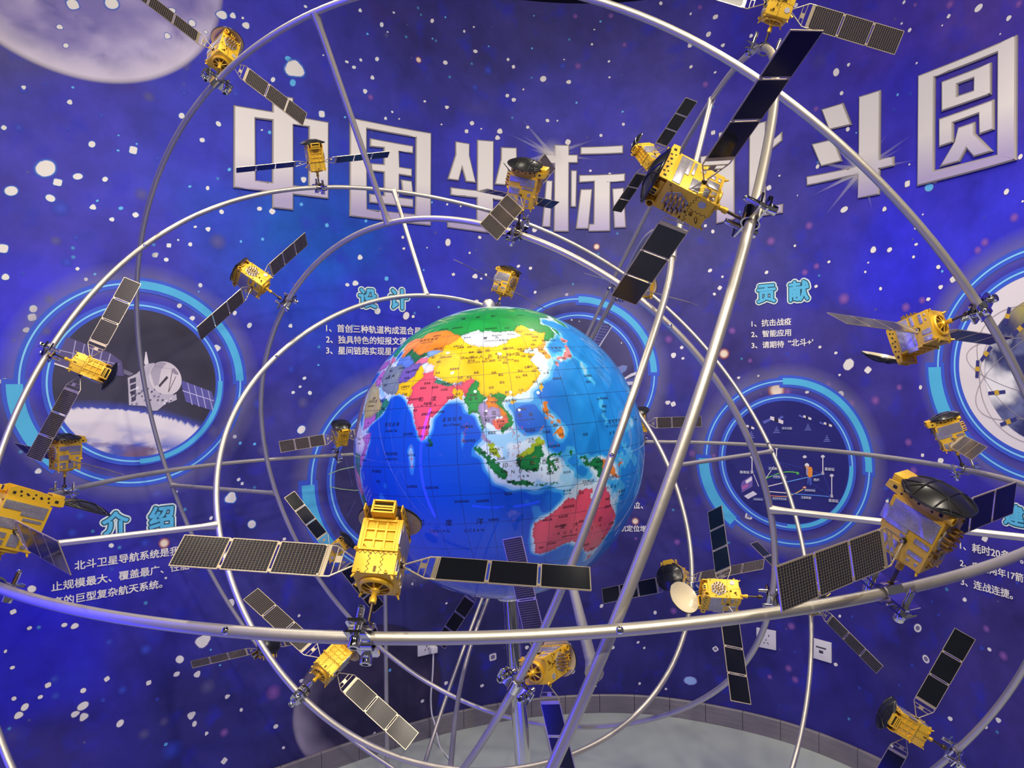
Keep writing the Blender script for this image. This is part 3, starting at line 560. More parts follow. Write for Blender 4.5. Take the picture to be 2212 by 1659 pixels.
# white disc with the globe and its constellation
c, R = RINGS['earth']
pc.disc(c, R * .80, .0016, lambda s, z, t, a: q4(srgb(222, 216, 220)), 12, 80)
e0 = px2w(2132, 800); ec = (e0[0] + .205, e0[1])
def earth(s, z, t, a):
    n = vn(s * 9, z * 9, 12); n2 = vn(s * 22, z * 22, 13); k = lerp(srgb(52, 56, 104), srgb(110, 116, 160), (n2 - .5) * 3)
    g_ = (s - ec[0]) + .6 * (z - ec[1]) + .12 * (n - .5)
    if g_ > -.03: k = lerp(k, lerp(srgb(130, 140, 90), srgb(206, 176, 92), (vn(s * 14, z * 14, 31) - .35) * 2.5), (g_ + .03) * 14)
    return q4(lerp(k, (.8, .8, .82), (n - .58) * 6))
pc.disc(ec, .212, .0030, earth, 26, 80, rz=.235)
for rx_, rz_, ro in ((.27, .12, .5), (.26, .18, -.6), (.28, .09, -.2), (.25, .22, 1.0)):
    A = np.linspace(0, 2 * math.pi, 61); ex = ec[0] + rx_ * np.cos(A) * math.cos(ro) - rz_ * np.sin(A) * math.sin(ro); ez = ec[1] + rx_ * np.cos(A) * math.sin(ro) + rz_ * np.sin(A) * math.cos(ro)
    for i in range(60):
        d = np.array((ex[i + 1] - ex[i], ez[i + 1] - ez[i])); n_ = np.array((-d[1], d[0])) / np.linalg.norm(d) * .0009
        p = np.array((ex[i], ez[i])); q = np.array((ex[i + 1], ez[i + 1])); pc.put(np.array([p + n_, q + n_, q - n_, p - n_]), [(0, 1, 2, 3)], .0036, 0, q4(srgb(150, 140, 146)))
for x, y, ang in ((2113, 797, 1.5), (2178, 683, 1.3), (2155, 848, .1), (2180, 911, .4), (2205, 710, .7), (2132, 764, .9)):
    p = np.array(px2w(x, y)); u_ = np.array((math.cos(ang), math.sin(ang))); v_ = np.array((-u_[1], u_[0]))
    for a_, b_, h_, cc in ((-.03, -.008, .006, srgb(56, 56, 120)), (.008, .03, .006, srgb(56, 56, 120)), (-.008, .008, .008, srgb(196, 160, 60))):
        pc.put(np.array([p + u_ * a_ + v_ * h_, p + u_ * b_ + v_ * h_, p + u_ * b_ - v_ * h_, p + u_ * a_ - v_ * h_]), [(0, 1, 2, 3)], .0040, 0, q4(cc))
pc.build('printed_pictures', M['print'], WALL, smooth=0)
# starbursts printed behind the title
fl = Dec()
for x, y, R_ in ((1192, 335, .17), (1862, 368, .17)):
    c = px2w(x, y); fl.disc(c, R_ * .5, .0132, lambda s, z, t, a: q4((.85, .82, .80), .55 * (1 - t) ** 1.6), 8, 30)
    for k in range(12):
        a = random.uniform(0, 6.28) if k > 5 else (2.75, -.1, .35, 3.4, 2.3, 3.9)[k]; r = R_ * (random.uniform(.5, 1.1) if k > 5 else 1.4); u_ = np.array((math.cos(a), math.sin(a))); v_ = np.array((-u_[1], u_[0])) * .011
        fl.put(np.array([np.array(c) - v_, np.array(c) + v_, np.array(c) + u_ * r]), [(0, 1, 2)[::-1]], .0034, 0, [q4((.85, .82, .8), .34), q4((.85, .82, .8), .34), q4((.85, .82, .8), 0)])
fl.build('printed_starbursts', M['print_soft'], WALL, smooth=0)

# lines of print
tx = Dec(); MI = {'w': 0, 'c': 1, 't': 2, 'p': 3}
for body, a, b in (('1、首创三种轨道构成混合星座', (704, 707), (925, 717.5)), ('2、独具特色的短报文通信', (704, 733), (893, 738)), ('3、星间链路实现星星组网', (704, 758), (893, 759)),
                   ('1、抗击战疫', (1624, 700), (1709.5, 694)), ('2、智能应用', (1623.5, 723), (1709, 718)), ('3、请期待', (1624, 747), (1694, 743)), ('“北斗+’', (1703, 742), (1757, 738)),
                   ('北斗卫星导航系统是我', (161, 1220), (386, 1191)), ('止规模最大、覆盖最广、性能', (111, 1264), (408, 1224)), ('高的巨型复杂航天系统。', (113, 1294), (350, 1267)),
                   ('1、耗时20多年。', (2075, 1178), (2212, 1208)), ('2、实现两年17箭', (2075, 1217), (2212, 1248)), ('3、连战连捷。', (2077, 1256), (2189, 1285)),
                   ('位、', (1368, 1091), (1389, 1092)), ('导航定位增强', (1325, 1142), (1411, 1142))):
    tx.text(body, a, b, .0030)
for x0, y0, x1, y1, t_ in LAB:
    p, q = c5_((x0 + 5, (y0 + y1) / 2), (x1 - 5, (y0 + y1) / 2)); tx.text(t_, p, q, .0052, bold=0)
for body, a, b in (('设', (775, 643), (812, 646)), ('计', (842, 646), (880, 647)), ('贡', (1637, 636), (1675, 633)), ('献', (1706, 630), (1747, 627)), ('介', (222, 1133), (276, 1126)), ('绍', (323, 1121), (373, 1115)), ('建', (2171, 1108), (2213, 1118))):
    for bold, off, mi in ((.15, .0034, 3), (.085, .0042, 2), (.036, .0050, 1)):
        p = px2w(*a); q = px2w(*b); v, f = text2d(body, .0); k = (q[0] - p[0]) / (v[:, 0].max() - v[:, 0].min()); x0_ = (v[:, 0].max() + v[:, 0].min()) / 2; y0_ = (v[:, 1].max() + v[:, 1].min()) / 2
        o2 = np.stack([(p[0] + q[0]) / 2 + (v[:, 0] - x0_) * k, (p[1] + q[1]) / 2 + (v[:, 1] - y0_) * k], 1); tx.bold(o2, f, off, mi, bold * k, 14)
        if bold > .05: tx.bold(o2, f, off - .0004, mi, bold * .5 * k, 10)
tx.build('printed_text', [M['ink_white'], M['ink_cyan'], M['ink_teal'], M['ink_pale']], WALL, smooth=0)

# the big title, traced stroke by stroke
cA = lambda P: [(490 + x / 4.809, 210 + y / 4.809) for x, y in P]
cB = lambda P: [(950 + x / 5.267, 280 + y / 5.267) for x, y in P]
cC = lambda P: [(1530 + x / 3.243, 60 + y / 3.243) for x, y in P]
TITLE = [
 (cA, [[(65, 88), (466, 155), (466, -24), (684, 12), (684, 199), (1050, 265), (1048, 1060), (684, 1017), (684, 1178), (466, 1155), (466, 992), (62, 945)], [(290, 228), (466, 250), (463, 888), (295, 868)], [(684, 290), (842, 318), (840, 938), (686, 918)]]),
 (cA, [[(1270, 215), (2118, 378), (2113, 1340), (1268, 1240)], [(1447, 335), (1955, 425), (1950, 1220), (1450, 1165)]]),
 (cA, [[(1480, 430), (1930, 512), (1928, 592), (1782, 566), (1788, 728), (1916, 748), (1916, 832), (1785, 812), (1783, 1043), (1930, 1062), (1930, 1150), (1475, 1100), (1472, 1005), (1625, 1025), (1623, 788), (1490, 772), (1488, 690), (1622, 700), (1622, 535), (1478, 520)]]),
 (cA, [[(1800, 858), (1915, 875), (1932, 1032), (1820, 1018)]]),
 (cB, [[(172, 138), (335, 165), (333, 300), (407, 612), (290, 600), (247, 448), (210, 588), (80, 572), (170, 290)]]),
 (cB, [[(690, 205), (872, 212), (875, 350), (940, 645), (820, 645), (775, 480), (745, 640), (618, 630), (688, 345)]]),
 (cB, [[(418, 120), (610, 135), (605, 720), (905, 752), (905, 835), (603, 803), (600, 1100), (930, 1140), (930, 1220), (80, 1118), (80, 1030), (413, 1078), (413, 785), (116, 752), (116, 660), (416, 697)]]),
 (cB, [[(1300, 178), (1472, 180), (1471, 290), (1570, 290), (1570, 388), (1470, 388), (1465, 1168), (1292, 1165), (1298, 388), (1170, 385), (1172, 285), (1300, 288)]]),
 (cB, [[(1205, 580), (1283, 585), (1255, 1115), (1158, 1112)]]), (cB, [[(1487, 468), (1560, 468), (1550, 888), (1485, 885)]]),
 (cB, [[(1597, 203), (2088, 182), (2086, 278), (1595, 292)]]),
 (cB, [[(1580, 522), (2110, 502), (2108, 595), (1942, 605), (1938, 1160), (1690, 1165), (1692, 1078), (1745, 1075), (1750, 600), (1580, 610)]]),
 (cB, [[(1597, 683), (1735, 680), (1690, 1135), (1543, 1135)]]), (cB, [[(1958, 675), (2095, 665), (2120, 1120), (1982, 1125)]]),
 (cC, [[(75, 738), (190, 712), (187, 1345), (57, 1376), (57, 1260), (-50, 1300), (-50, 1225), (60, 1190), (62, 1000), (-55, 1020), (-55, 905), (66, 885)]]),
 (cC, [[(290, 690), (408, 655), (407, 830), (522, 728), (522, 795), (406, 890), (404, 1258), (528, 1235), (525, 1300), (283, 1335)]]),
 (cC, [[(797, 575), (952, 528), (1012, 683), (852, 720)]]), (cC, [[(728, 818), (865, 785), (908, 835), (945, 938), (795, 975)]]),
 (cC, [[(1062, 485), (1215, 437), (1211, 922), (1310, 902), (1308, 970), (1210, 993), (1206, 1170), (1055, 1198), (1056, 1030), (694, 1110), (692, 1045), (1058, 970)]]),
 (cC, [[(1478, 338), (2173, 52), (2168, 928), (1472, 1112)], [(1597, 350), (2037, 178), (2033, 890), (1592, 1000)]]),
 (cC, [[(1643, 380), (1992, 245), (1990, 470), (1643, 590)], [(1757, 400), (1870, 358), (1868, 440), (1757, 478)]]),
 (cC, [[(1625, 640), (2012, 502), (2012, 715), (1908, 752), (1905, 605), (1727, 670), (1727, 805), (1625, 840)]]),
 (cC, [[(1760, 700), (1878, 660), (1878, 740), (2005, 868), (1870, 908), (1820, 850), (1770, 940), (1628, 980), (1735, 800)]])]
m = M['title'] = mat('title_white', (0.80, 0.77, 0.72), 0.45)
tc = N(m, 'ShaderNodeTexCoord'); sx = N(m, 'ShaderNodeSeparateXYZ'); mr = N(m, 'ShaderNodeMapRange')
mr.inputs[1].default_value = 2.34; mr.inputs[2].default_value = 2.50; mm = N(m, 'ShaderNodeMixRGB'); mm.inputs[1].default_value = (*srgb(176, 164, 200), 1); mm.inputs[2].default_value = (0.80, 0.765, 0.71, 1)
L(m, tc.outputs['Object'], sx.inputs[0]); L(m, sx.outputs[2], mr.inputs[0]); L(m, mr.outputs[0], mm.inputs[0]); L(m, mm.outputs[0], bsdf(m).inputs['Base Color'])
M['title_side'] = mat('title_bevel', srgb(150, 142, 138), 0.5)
groups = [[0], [1, 2, 3], [4, 5, 6], [7, 8, 9, 10, 11, 12, 13], [14, 15], [16, 17, 18], [19, 20, 21, 22]]
for gsel in groups:
    d = Dec()
    for i in gsel:
        fn, loops = TITLE[i]; lw = [np.array([px2w(*p) for p in fn(lp)]) for lp in loops]
        v, f = outline_mesh(lw); v, f = slice_s(v, f)
        bm = bmesh.new(); bv = [bm.verts.new(p) for p in v]
        for q in f: bm.faces.new([bv[k] for k in q])
        bmesh.ops.remove_doubles(bm, verts=bm.verts[:], dist=1e-5)
        r = bmesh.ops.extrude_face_region(bm, geom=bm.faces[:]); top = [e for e in r['geom'] if isinstance(e, bmesh.types.BMFace)]
        for q in {x for t in top for x in t.verts}: q.co.z += .007
        bmesh.ops.inset_region(bm, faces=top, thickness=.005, depth=.003, use_even_offset=True)
        bm.verts.index_update(); topset = set(top); tv = np.array([q.co[:] for q in bm.verts])
        pts = np.array([w2p(a, b, .001 + o) for a, b, o in tv])
        for side in (0, 1):
            fs = [tuple(q.index for q in p.verts) for p in bm.faces if (p in topset) == (side == 0) and not (all(abs(x.co.z) < 1e-6 for x in p.verts))]
            used = sorted({k for q in fs for k in q}); mp_ = {k: j for j, k in enumerate(used)}
            d.add(pts[used], [tuple(mp_[k] for k in q) for q in fs], side)
        bm.free()
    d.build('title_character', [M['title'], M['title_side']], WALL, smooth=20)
RING = {
 'A': ([0.44229, 0.81365, 0.37731], [-0.10951, 1.70047, -0.30958], 1.10650, [0.00779, 0.00225, 0.00832, 0.00679, 0.00769, 0.00071, -0.00291, 0.00205, -0.00272, 0.00516, 0.01497, 0.01228, -0.00076, 0.0014, -0.00022, -0.00241, 0.00628, -0.00023, 0.0056, 0.00623]),
 'C': ([0.44922, 0.81118, 0.37441], [-0.09238, 1.73498, -0.30067], 0.69175, [-0.0005, -0.0005, 0.00284, 0.00178, -0.0026, -0.00052, -0.00109, 0.00385, 0.00201, -7e-05, -0.00133, -0.00286, -0.00157, -0.00042, -0.00282, -0.00324, 0.00366, -0.00473, -0.00425, -0.00186]),
 'B': ([-0.38607, 0.78231, -0.48881], [-0.08717, 1.76965, -0.27728], 1.01660, [0.00052, -0.00053, 0.00422, -0.00056, -0.00242, 0.00215, 9e-05, -0.00124, -0.00385, 0.00278, 0.00186, -0.00464, -0.00477, 0.00378, -0.00461, 0.00039, -0.00361, 0.00542, 0.00389, -0.00239]),
 'D': ([-0.40497, 0.75105, -0.52146], [-0.07449, 1.74209, -0.27249], 0.60512, [0.00035, 0.00037, -0.00123, 0.00037, 0.00101, -0.00055, -3e-05, 0.0016, 9e-05, -0.00348, 0.00151, 0.00036, 0.00043, -0.00058, 0.00371, -0.00114, -0.00096, -0.00117, 0.00067, -0.00029]),
 'E': ([0.92079, -0.00683, -0.38999], [0.09646, 1.74951, -0.26452], 1.04629, [-0.00182, -0.00058, -0.00017, 0.0002, 0.00058, -0.00111, -0.00031, -0.00016, -3e-05, -0.0003, -0.001, -0.00118, 0.00063, 0.00125, 0.00085, -0.00044, -0.00147, 1e-05, -0.00211, 0.00132]),
 'F': ([0.92184, 0.00098, -0.38756], [0.10043, 1.74442, -0.24087], 0.66824, [-0.0115, 0.00292, 0.00252, -0.0001, -0.00142, 0.01657, 0.00711, 0.00062, -0.0011, -0.00121, 0.00342, -0.00239, 2e-05, -0.00179, 0.00266, 0.00134, -0.00357, -0.00122, -0.00292, 0.00626]),
 'G': ([-0.01948, -0.00499, 0.9998], [-0.01114, 1.74989, -0.23709], 1.06808, [0.00228, 0.00198, -0.00025, -0.00217, -0.00129, -0.01199, -0.00111, -0.00352, -0.00145, -0.00037, -0.00213, 0.00612, -0.00343, -0.00258, 0.0007, -0.01035, 0.0011, -0.00063, -0.00181, 0.00137]),
}
POSE = {   # ring, rotation rows, foot on the tube, wing turns, tube direction
 'S17': ('G', [[0.99634, -0.00236, 0.08546], [-0.05339, 0.76351, 0.64358], [-0.06677, -0.64579, 0.76059]], [-0.14606, 0.68791, -0.24859], [4.55097, 4.19886], [0.99374, -0.11121, 0.01013]),
 'S5': ('E', [[-0.257, -0.39294, -0.88292], [0.84653, -0.53226, -0.00953], [-0.4662, -0.74987, 0.46943]], [0.28896, 0.83676, 0.18075], [-2.2989, -1.72593], [-0.34452, -0.47083, -0.81217]),
 'S16': ('G', [[-0.84188, 0.50831, 0.18126], [-0.5332, -0.73161, -0.42479], [-0.08331, -0.45427, 0.88696]], [0.39619, 0.75985, -0.23291], [5.03739, 5.26524], [0.93052, 0.36399, 0.04054]),
 'S14': ('A', [[-0.87762, -0.10437, -0.46785], [-0.47569, 0.31005, 0.82316], [0.05915, 0.94497, -0.32175]], [0.70538, 1.07638, 0.10108], [7.79444, 10.15543], [0.57025, 0.08798, -0.81675]),
 'S3': ('C', [[0.28245, -0.94816, 0.14565], [0.80875, 0.15371, -0.56772], [0.5159, 0.27815, 0.81024]], [0.01387, 1.39282, 0.29595], [9.98068, 10.1823], [0.87524, -0.31439, -0.36758]),
 'S18': ('C', [[-0.10532, -0.0595, -0.99266], [-0.72449, -0.67918, 0.11758], [-0.68119, 0.73156, 0.02842]], [0.51388, 1.44636, -0.44404], [-0.78112, -1.8522], [0.0022, 0.41274, -0.91084]),
 'S25': ('A', [[0.49382, 0.19025, -0.8485], [-0.01886, 0.97789, 0.20828], [0.86936, -0.08685, 0.48649]], [0.8638, 1.41234, -0.74375], [4.81391, 4.40713], [-0.32104, 0.49563, -0.80702]),
 'S8': ('B', [[-0.34667, -0.42531, 0.83602], [-0.26911, 0.89892, 0.34571], [-0.89855, -0.10514, -0.42609]], [-1.0032, 1.52956, 0.0799], [1.79988, 2.13593], [0.17458, 0.53016, 0.82973]),
 'S9': ('G', [[-0.85169, -0.51916, 0.07134], [0.51659, -0.85464, -0.05217], [0.08805, -0.00758, 0.99609]], [-1.07808, 1.70365, -0.25133], [0.82384, 0.82384], [0.02854, -0.99959, -0.00383]),
 'S7': ('C', [[-0.36591, 0.46025, -0.80888], [-0.68672, -0.72014, -0.0991], [-0.62811, 0.51921, 0.57957]], [-0.56405, 1.76634, 0.20902], [9.9106, 9.86683], [0.56369, -0.56227, 0.60507]),
 'S1': ('A', [[-0.62553, 0.7801, -0.01237], [-0.67526, -0.53338, 0.50944], [0.39082, 0.32702, 0.86042]], [-0.6254, 1.51551, 0.65332], [4.49145, 4.82459], [0.7599, -0.58126, 0.29101]),
 'S2': ('B', [[0.90549, -0.42221, -0.04287], [0.36962, 0.83425, -0.40917], [0.20852, 0.35465, 0.91145]], [-0.55561, 2.07916, 0.56955], [5.82161, 5.7291], [0.79032, 0.58412, 0.18494]),
 'S4': ('E', [[0.39017, 0.79627, -0.46231], [-0.73947, 0.57015, 0.35792], [0.54859, 0.20221, 0.81127]], [0.47445, 2.16176, 0.61764], [-0.33022, -0.47877], [0.14735, -0.91967, 0.36399]),
 'S6': ('E', [[-0.94668, -0.11558, 0.30072], [0.03994, -0.96833, -0.24645], [0.31969, -0.2213, 0.92132]], [0.44944, 1.26199, 0.57816], [4.68941, 4.97011], [-0.19348, -0.87879, -0.43623]),
 'S11': ('D', [[-0.56225, 0.74899, 0.35055], [-0.79954, -0.60061, 0.0009], [0.21122, -0.27978, 0.93654]], [-0.04758, 2.10453, 0.20923], [6.09595, 6.11445], [0.90721, 0.2889, -0.30578]),
 'S12': ('G', [[0.79694, -0.55513, 0.23815], [0.59587, 0.6578, -0.4607], [0.09909, 0.50906, 0.85501]], [-0.64275, 2.59739, -0.25867], [3.94819, 3.94819], [-0.80308, -0.59566, 0.01581]),
 'S13': ('G', [[0.94818, 0.27005, -0.1674], [-0.31509, 0.86691, -0.38624], [0.04081, 0.41897, 0.90708]], [0.49364, 2.68016, -0.23125], [4.25694, 4.25694], [-0.88333, 0.46796, -0.02714]),
 'S15': ('G', [[-0.32148, 0.88576, -0.33478], [-0.94457, -0.32484, 0.04758], [-0.0666, 0.33152, 0.94109]], [1.05602, 1.66119, -0.21816], [1.41373, 3.58164], [0.04924, 0.99877, -0.00636]),
 'S21': ('D', [[0.77615, -0.36034, 0.51745], [-0.19752, 0.64039, 0.74222], [-0.59882, -0.67827, 0.42587]], [-0.41074, 1.34665, -0.59029], [4.60536, 4.82933], [-0.71981, 0.08, 0.68955]),
 'S22': ('C', [[-0.62323, 0.06139, 0.77963], [0.058, -0.99054, 0.12437], [0.77989, 0.12273, 0.61377]], [-0.60385, 2.12402, -0.55035], [5.02672, 5.38337], [-0.50903, -0.07651, 0.85734]),
 'S23': ('A', [[0.85596, -0.23373, 0.46119], [0.51579, 0.32408, -0.79305], [0.0359, 0.9167, 0.39796]], [-0.83371, 2.33252, -0.87029], [2.18606, 2.18606], [-0.61412, 0.01605, 0.78905]),
 'S24': ('F', [[-0.21813, 0.79521, 0.56575], [0.1354, -0.54944, 0.82449], [0.96648, 0.25645, 0.01218]], [-0.00053, 1.12577, -0.47943], [6.27409, 6.35445], [-0.39179, 0.34651, -0.85231]),
 'S10': ('G', [[-0.73534, -0.6232, 0.26626], [0.67765, -0.68081, 0.27801], [0.00802, 0.38486, 0.92294]], [-0.65199, 0.86794, -0.25041], [0.8757, 0.8757], [0.81087, -0.58522, -0.00282]),
 'S28': ('F', [[-0.59831, -0.01767, 0.80107], [0.73972, -0.39645, 0.54373], [0.30798, 0.91789, 0.25027]], [0.32069, 2.12497, 0.26389], [3.80341, 1.77555], [0.20497, -0.83388, 0.51247]),
 'S20': ('B', [[-0.52326, -0.81062, -0.26285], [0.59289, -0.12475, -0.79556], [0.61211, -0.57213, 0.54589]], [0.83211, 1.99519, -0.65075], [5.14793, 3.92341], [-0.19292, -0.56194, -0.80436]),
 'S19': ('D', [[-0.81348, -0.00647, -0.58156], [0.49065, -0.54454, -0.68025], [-0.31229, -0.83871, 0.44614]], [0.45903, 1.83895, -0.54007], [0.69184, -0.07764], [-0.2209, -0.64715, -0.72966]),
 'S29': ('B', [[-0.56599, 0.81631, -0.11534], [-0.81938, -0.57244, -0.0306], [-0.09101, 0.07719, 0.99285]], [0.04805, 2.35472, 0.53079], [-2.72293, -0.04832], [0.92406, 0.2333, -0.30278]),
 'S26': ('F', [[-0.56857, 0.72244, -0.39345], [-0.18787, -0.57968, -0.7929], [-0.80089, -0.3769, 0.46531]], [-0.07289, 2.25838, -0.65654], [-0.31764, -0.31764], [0.33745, 0.64805, 0.68276]),
}
UNIT = 0.060095   # height of a satellite's box body, metres
# ------------------------------------------------------------------ tube hoops
def hoop_pts(k, th):
    n, C, R, co = RING[k]; n = np.array(n); C = np.array(C); co = np.array(co); th = np.atleast_1d(th)
    a = np.array([n[1], -n[0], 0.]) if abs(n[2]) < .95 else np.array([1., 0, 0]) - n * n[0]
    a /= np.linalg.norm(a); b = np.cross(n, a); q = np.arange(1, 6)
    B = np.concatenate([np.cos(np.outer(th, q)), np.sin(np.outer(th, q))], 1); dr = B @ co[:10]; dz = B @ co[10:]
    return C + (R + dr)[:, None] * (np.cos(th)[:, None] * a + np.sin(th)[:, None] * b) + dz[:, None] * n + np.array([0, 0, EYE])
TH = np.linspace(0, 2 * math.pi, 240, endpoint=False)
HOOP = {k: hoop_pts(k, TH) for k in RING}
TUBE_R = 0.0064
def near(k, px, py, far=None):
    X = HOOP[k]; a, u = ray(px, py); y = np.maximum(X[:, 1], .05)
    d = np.hypot(X[:, 0] / y - a, (X[:, 2] - EYE) / y - u) + (X[:, 1] < .05) * 9
    if far is not None: d = d + 9 * ((X[:, 1] < 1.75) == far)
    return X[int(d.argmin())]
def frame(name, outer, inner, struts, label, screws=()):
    low = HOOP[outer][HOOP[outer][:, 2].argmin()]
    e = link(name, None); e.location = (low[0], low[1], 0)
    tag(e, label, 'metal frame', 'hoop frames around the globe')
    off = np.array([low[0], low[1], 0])
    def part(nm, fn, mt=M['tube']):
        b = MB(); fn(b); b.v = [tuple(np.array(p) - off) for p in b.v]; return b.build(nm, mt, e, smooth=50)
    part('outer_hoop', lambda b: b.tube(HOOP[outer], TUBE_R, 14, True))
    if inner: part('inner_hoop', lambda b: b.tube(HOOP[inner], TUBE_R, 14, True))
    for p, q in struts:
        def fn(b, p=p, q=q):
            d = q - p; L_ = np.linalg.norm(d); d = d / L_
            ts = [0, .012, .03, L_ - .03, L_ - .012, L_]; b.tube([p + d * t for t in ts], [TUBE_R * 1.5, TUBE_R * 1.25, TUBE_R, TUBE_R, TUBE_R * 1.25, TUBE_R * 1.5], 12)
        part('strut', fn)
    part('support_leg', lambda b: (b.tube([low, (low[0], low[1], .012)], TUBE_R * 1.3, 12), b.lathe([(0, 0), (.05, 0), (.05, .008), (.012, .014), (0, .014)], 24, (low[0], low[1], 0))))
    for (k, px, py, fr) in screws:
        p = near(k, px, py, fr); v = np.array([0, 0, EYE]) - p; v /= np.linalg.norm(v)
        part('screw', lambda b: b.lathe([(0, .0095), (.0028, .0088), (.0042, .0066), (.0042, .003)], 10, p, np.array(Vector(v).to_track_quat('Z', 'Y').to_matrix())), M['chrome'])
    return e
frame('hoop_frame', 'A', 'C', [(near('A', 692, 22), near('C', 837, 482)), (near('A', 371, 1050), near('C', 590, 1072)), (near('A', 2290, 1160), near('C', 1664, 1095)), (hoop_pts('A', 0)[0] * 0 + HOOP['A'][np.linalg.norm(HOOP['A'] - (near('C', 1175, 1567) * 1.55 - .55 * np.array([*RING['C'][1][:2], RING['C'][1][2] + EYE])), axis=1).argmin()], near('C', 1175, 1567))],
      'silver double hoop whose thick arc crosses the upper right corner', (('A', 368, 1006, None), ('C', 1450, 704, False)))
frame('hoop_frame', 'B', 'D', [(near('B', 855, 415), near('D', 917, 637)), (near('B', -90, 1192), near('D', 470, 1128)), (near('B', 1666, 982), near('D', 1441, 1008)), (HOOP['B'][np.linalg.norm(HOOP['B'] - (near('D', 1000, 1662) * 1.6 - .6 * np.array([*RING['D'][1][:2], RING['D'][1][2] + EYE])), axis=1).argmin()], near('D', 1000, 1662))],
      'silver double hoop leaning back to the right, arching just behind the top of the globe', (('B', 312, 532, None), ('D', 596, 772, None), ('B', 1660, 962, True)))
frame('hoop_frame', 'E', 'F', [(near('E', 1549, 201, True), near('F', 1452, 560, None)), (near('E', 1262, 1455, False), near('F', 1236, 1240, False)), (near('E', 1290, 690, True), near('F', 1290, 705, True)), (near('E', 957, 1640, True), near('F', 1000, 1540, True))][:2],
      'narrow silver double hoop seen almost edge on, slanting past the right side of the globe', (('F', 1335, 1000, False),))
frame('equator_hoop', 'G', None, [], 'single silver hoop lying level around the globe, its near side crossing the lower picture', (('G', 1331, 1367, False), ('G', 492, 1364, False)))

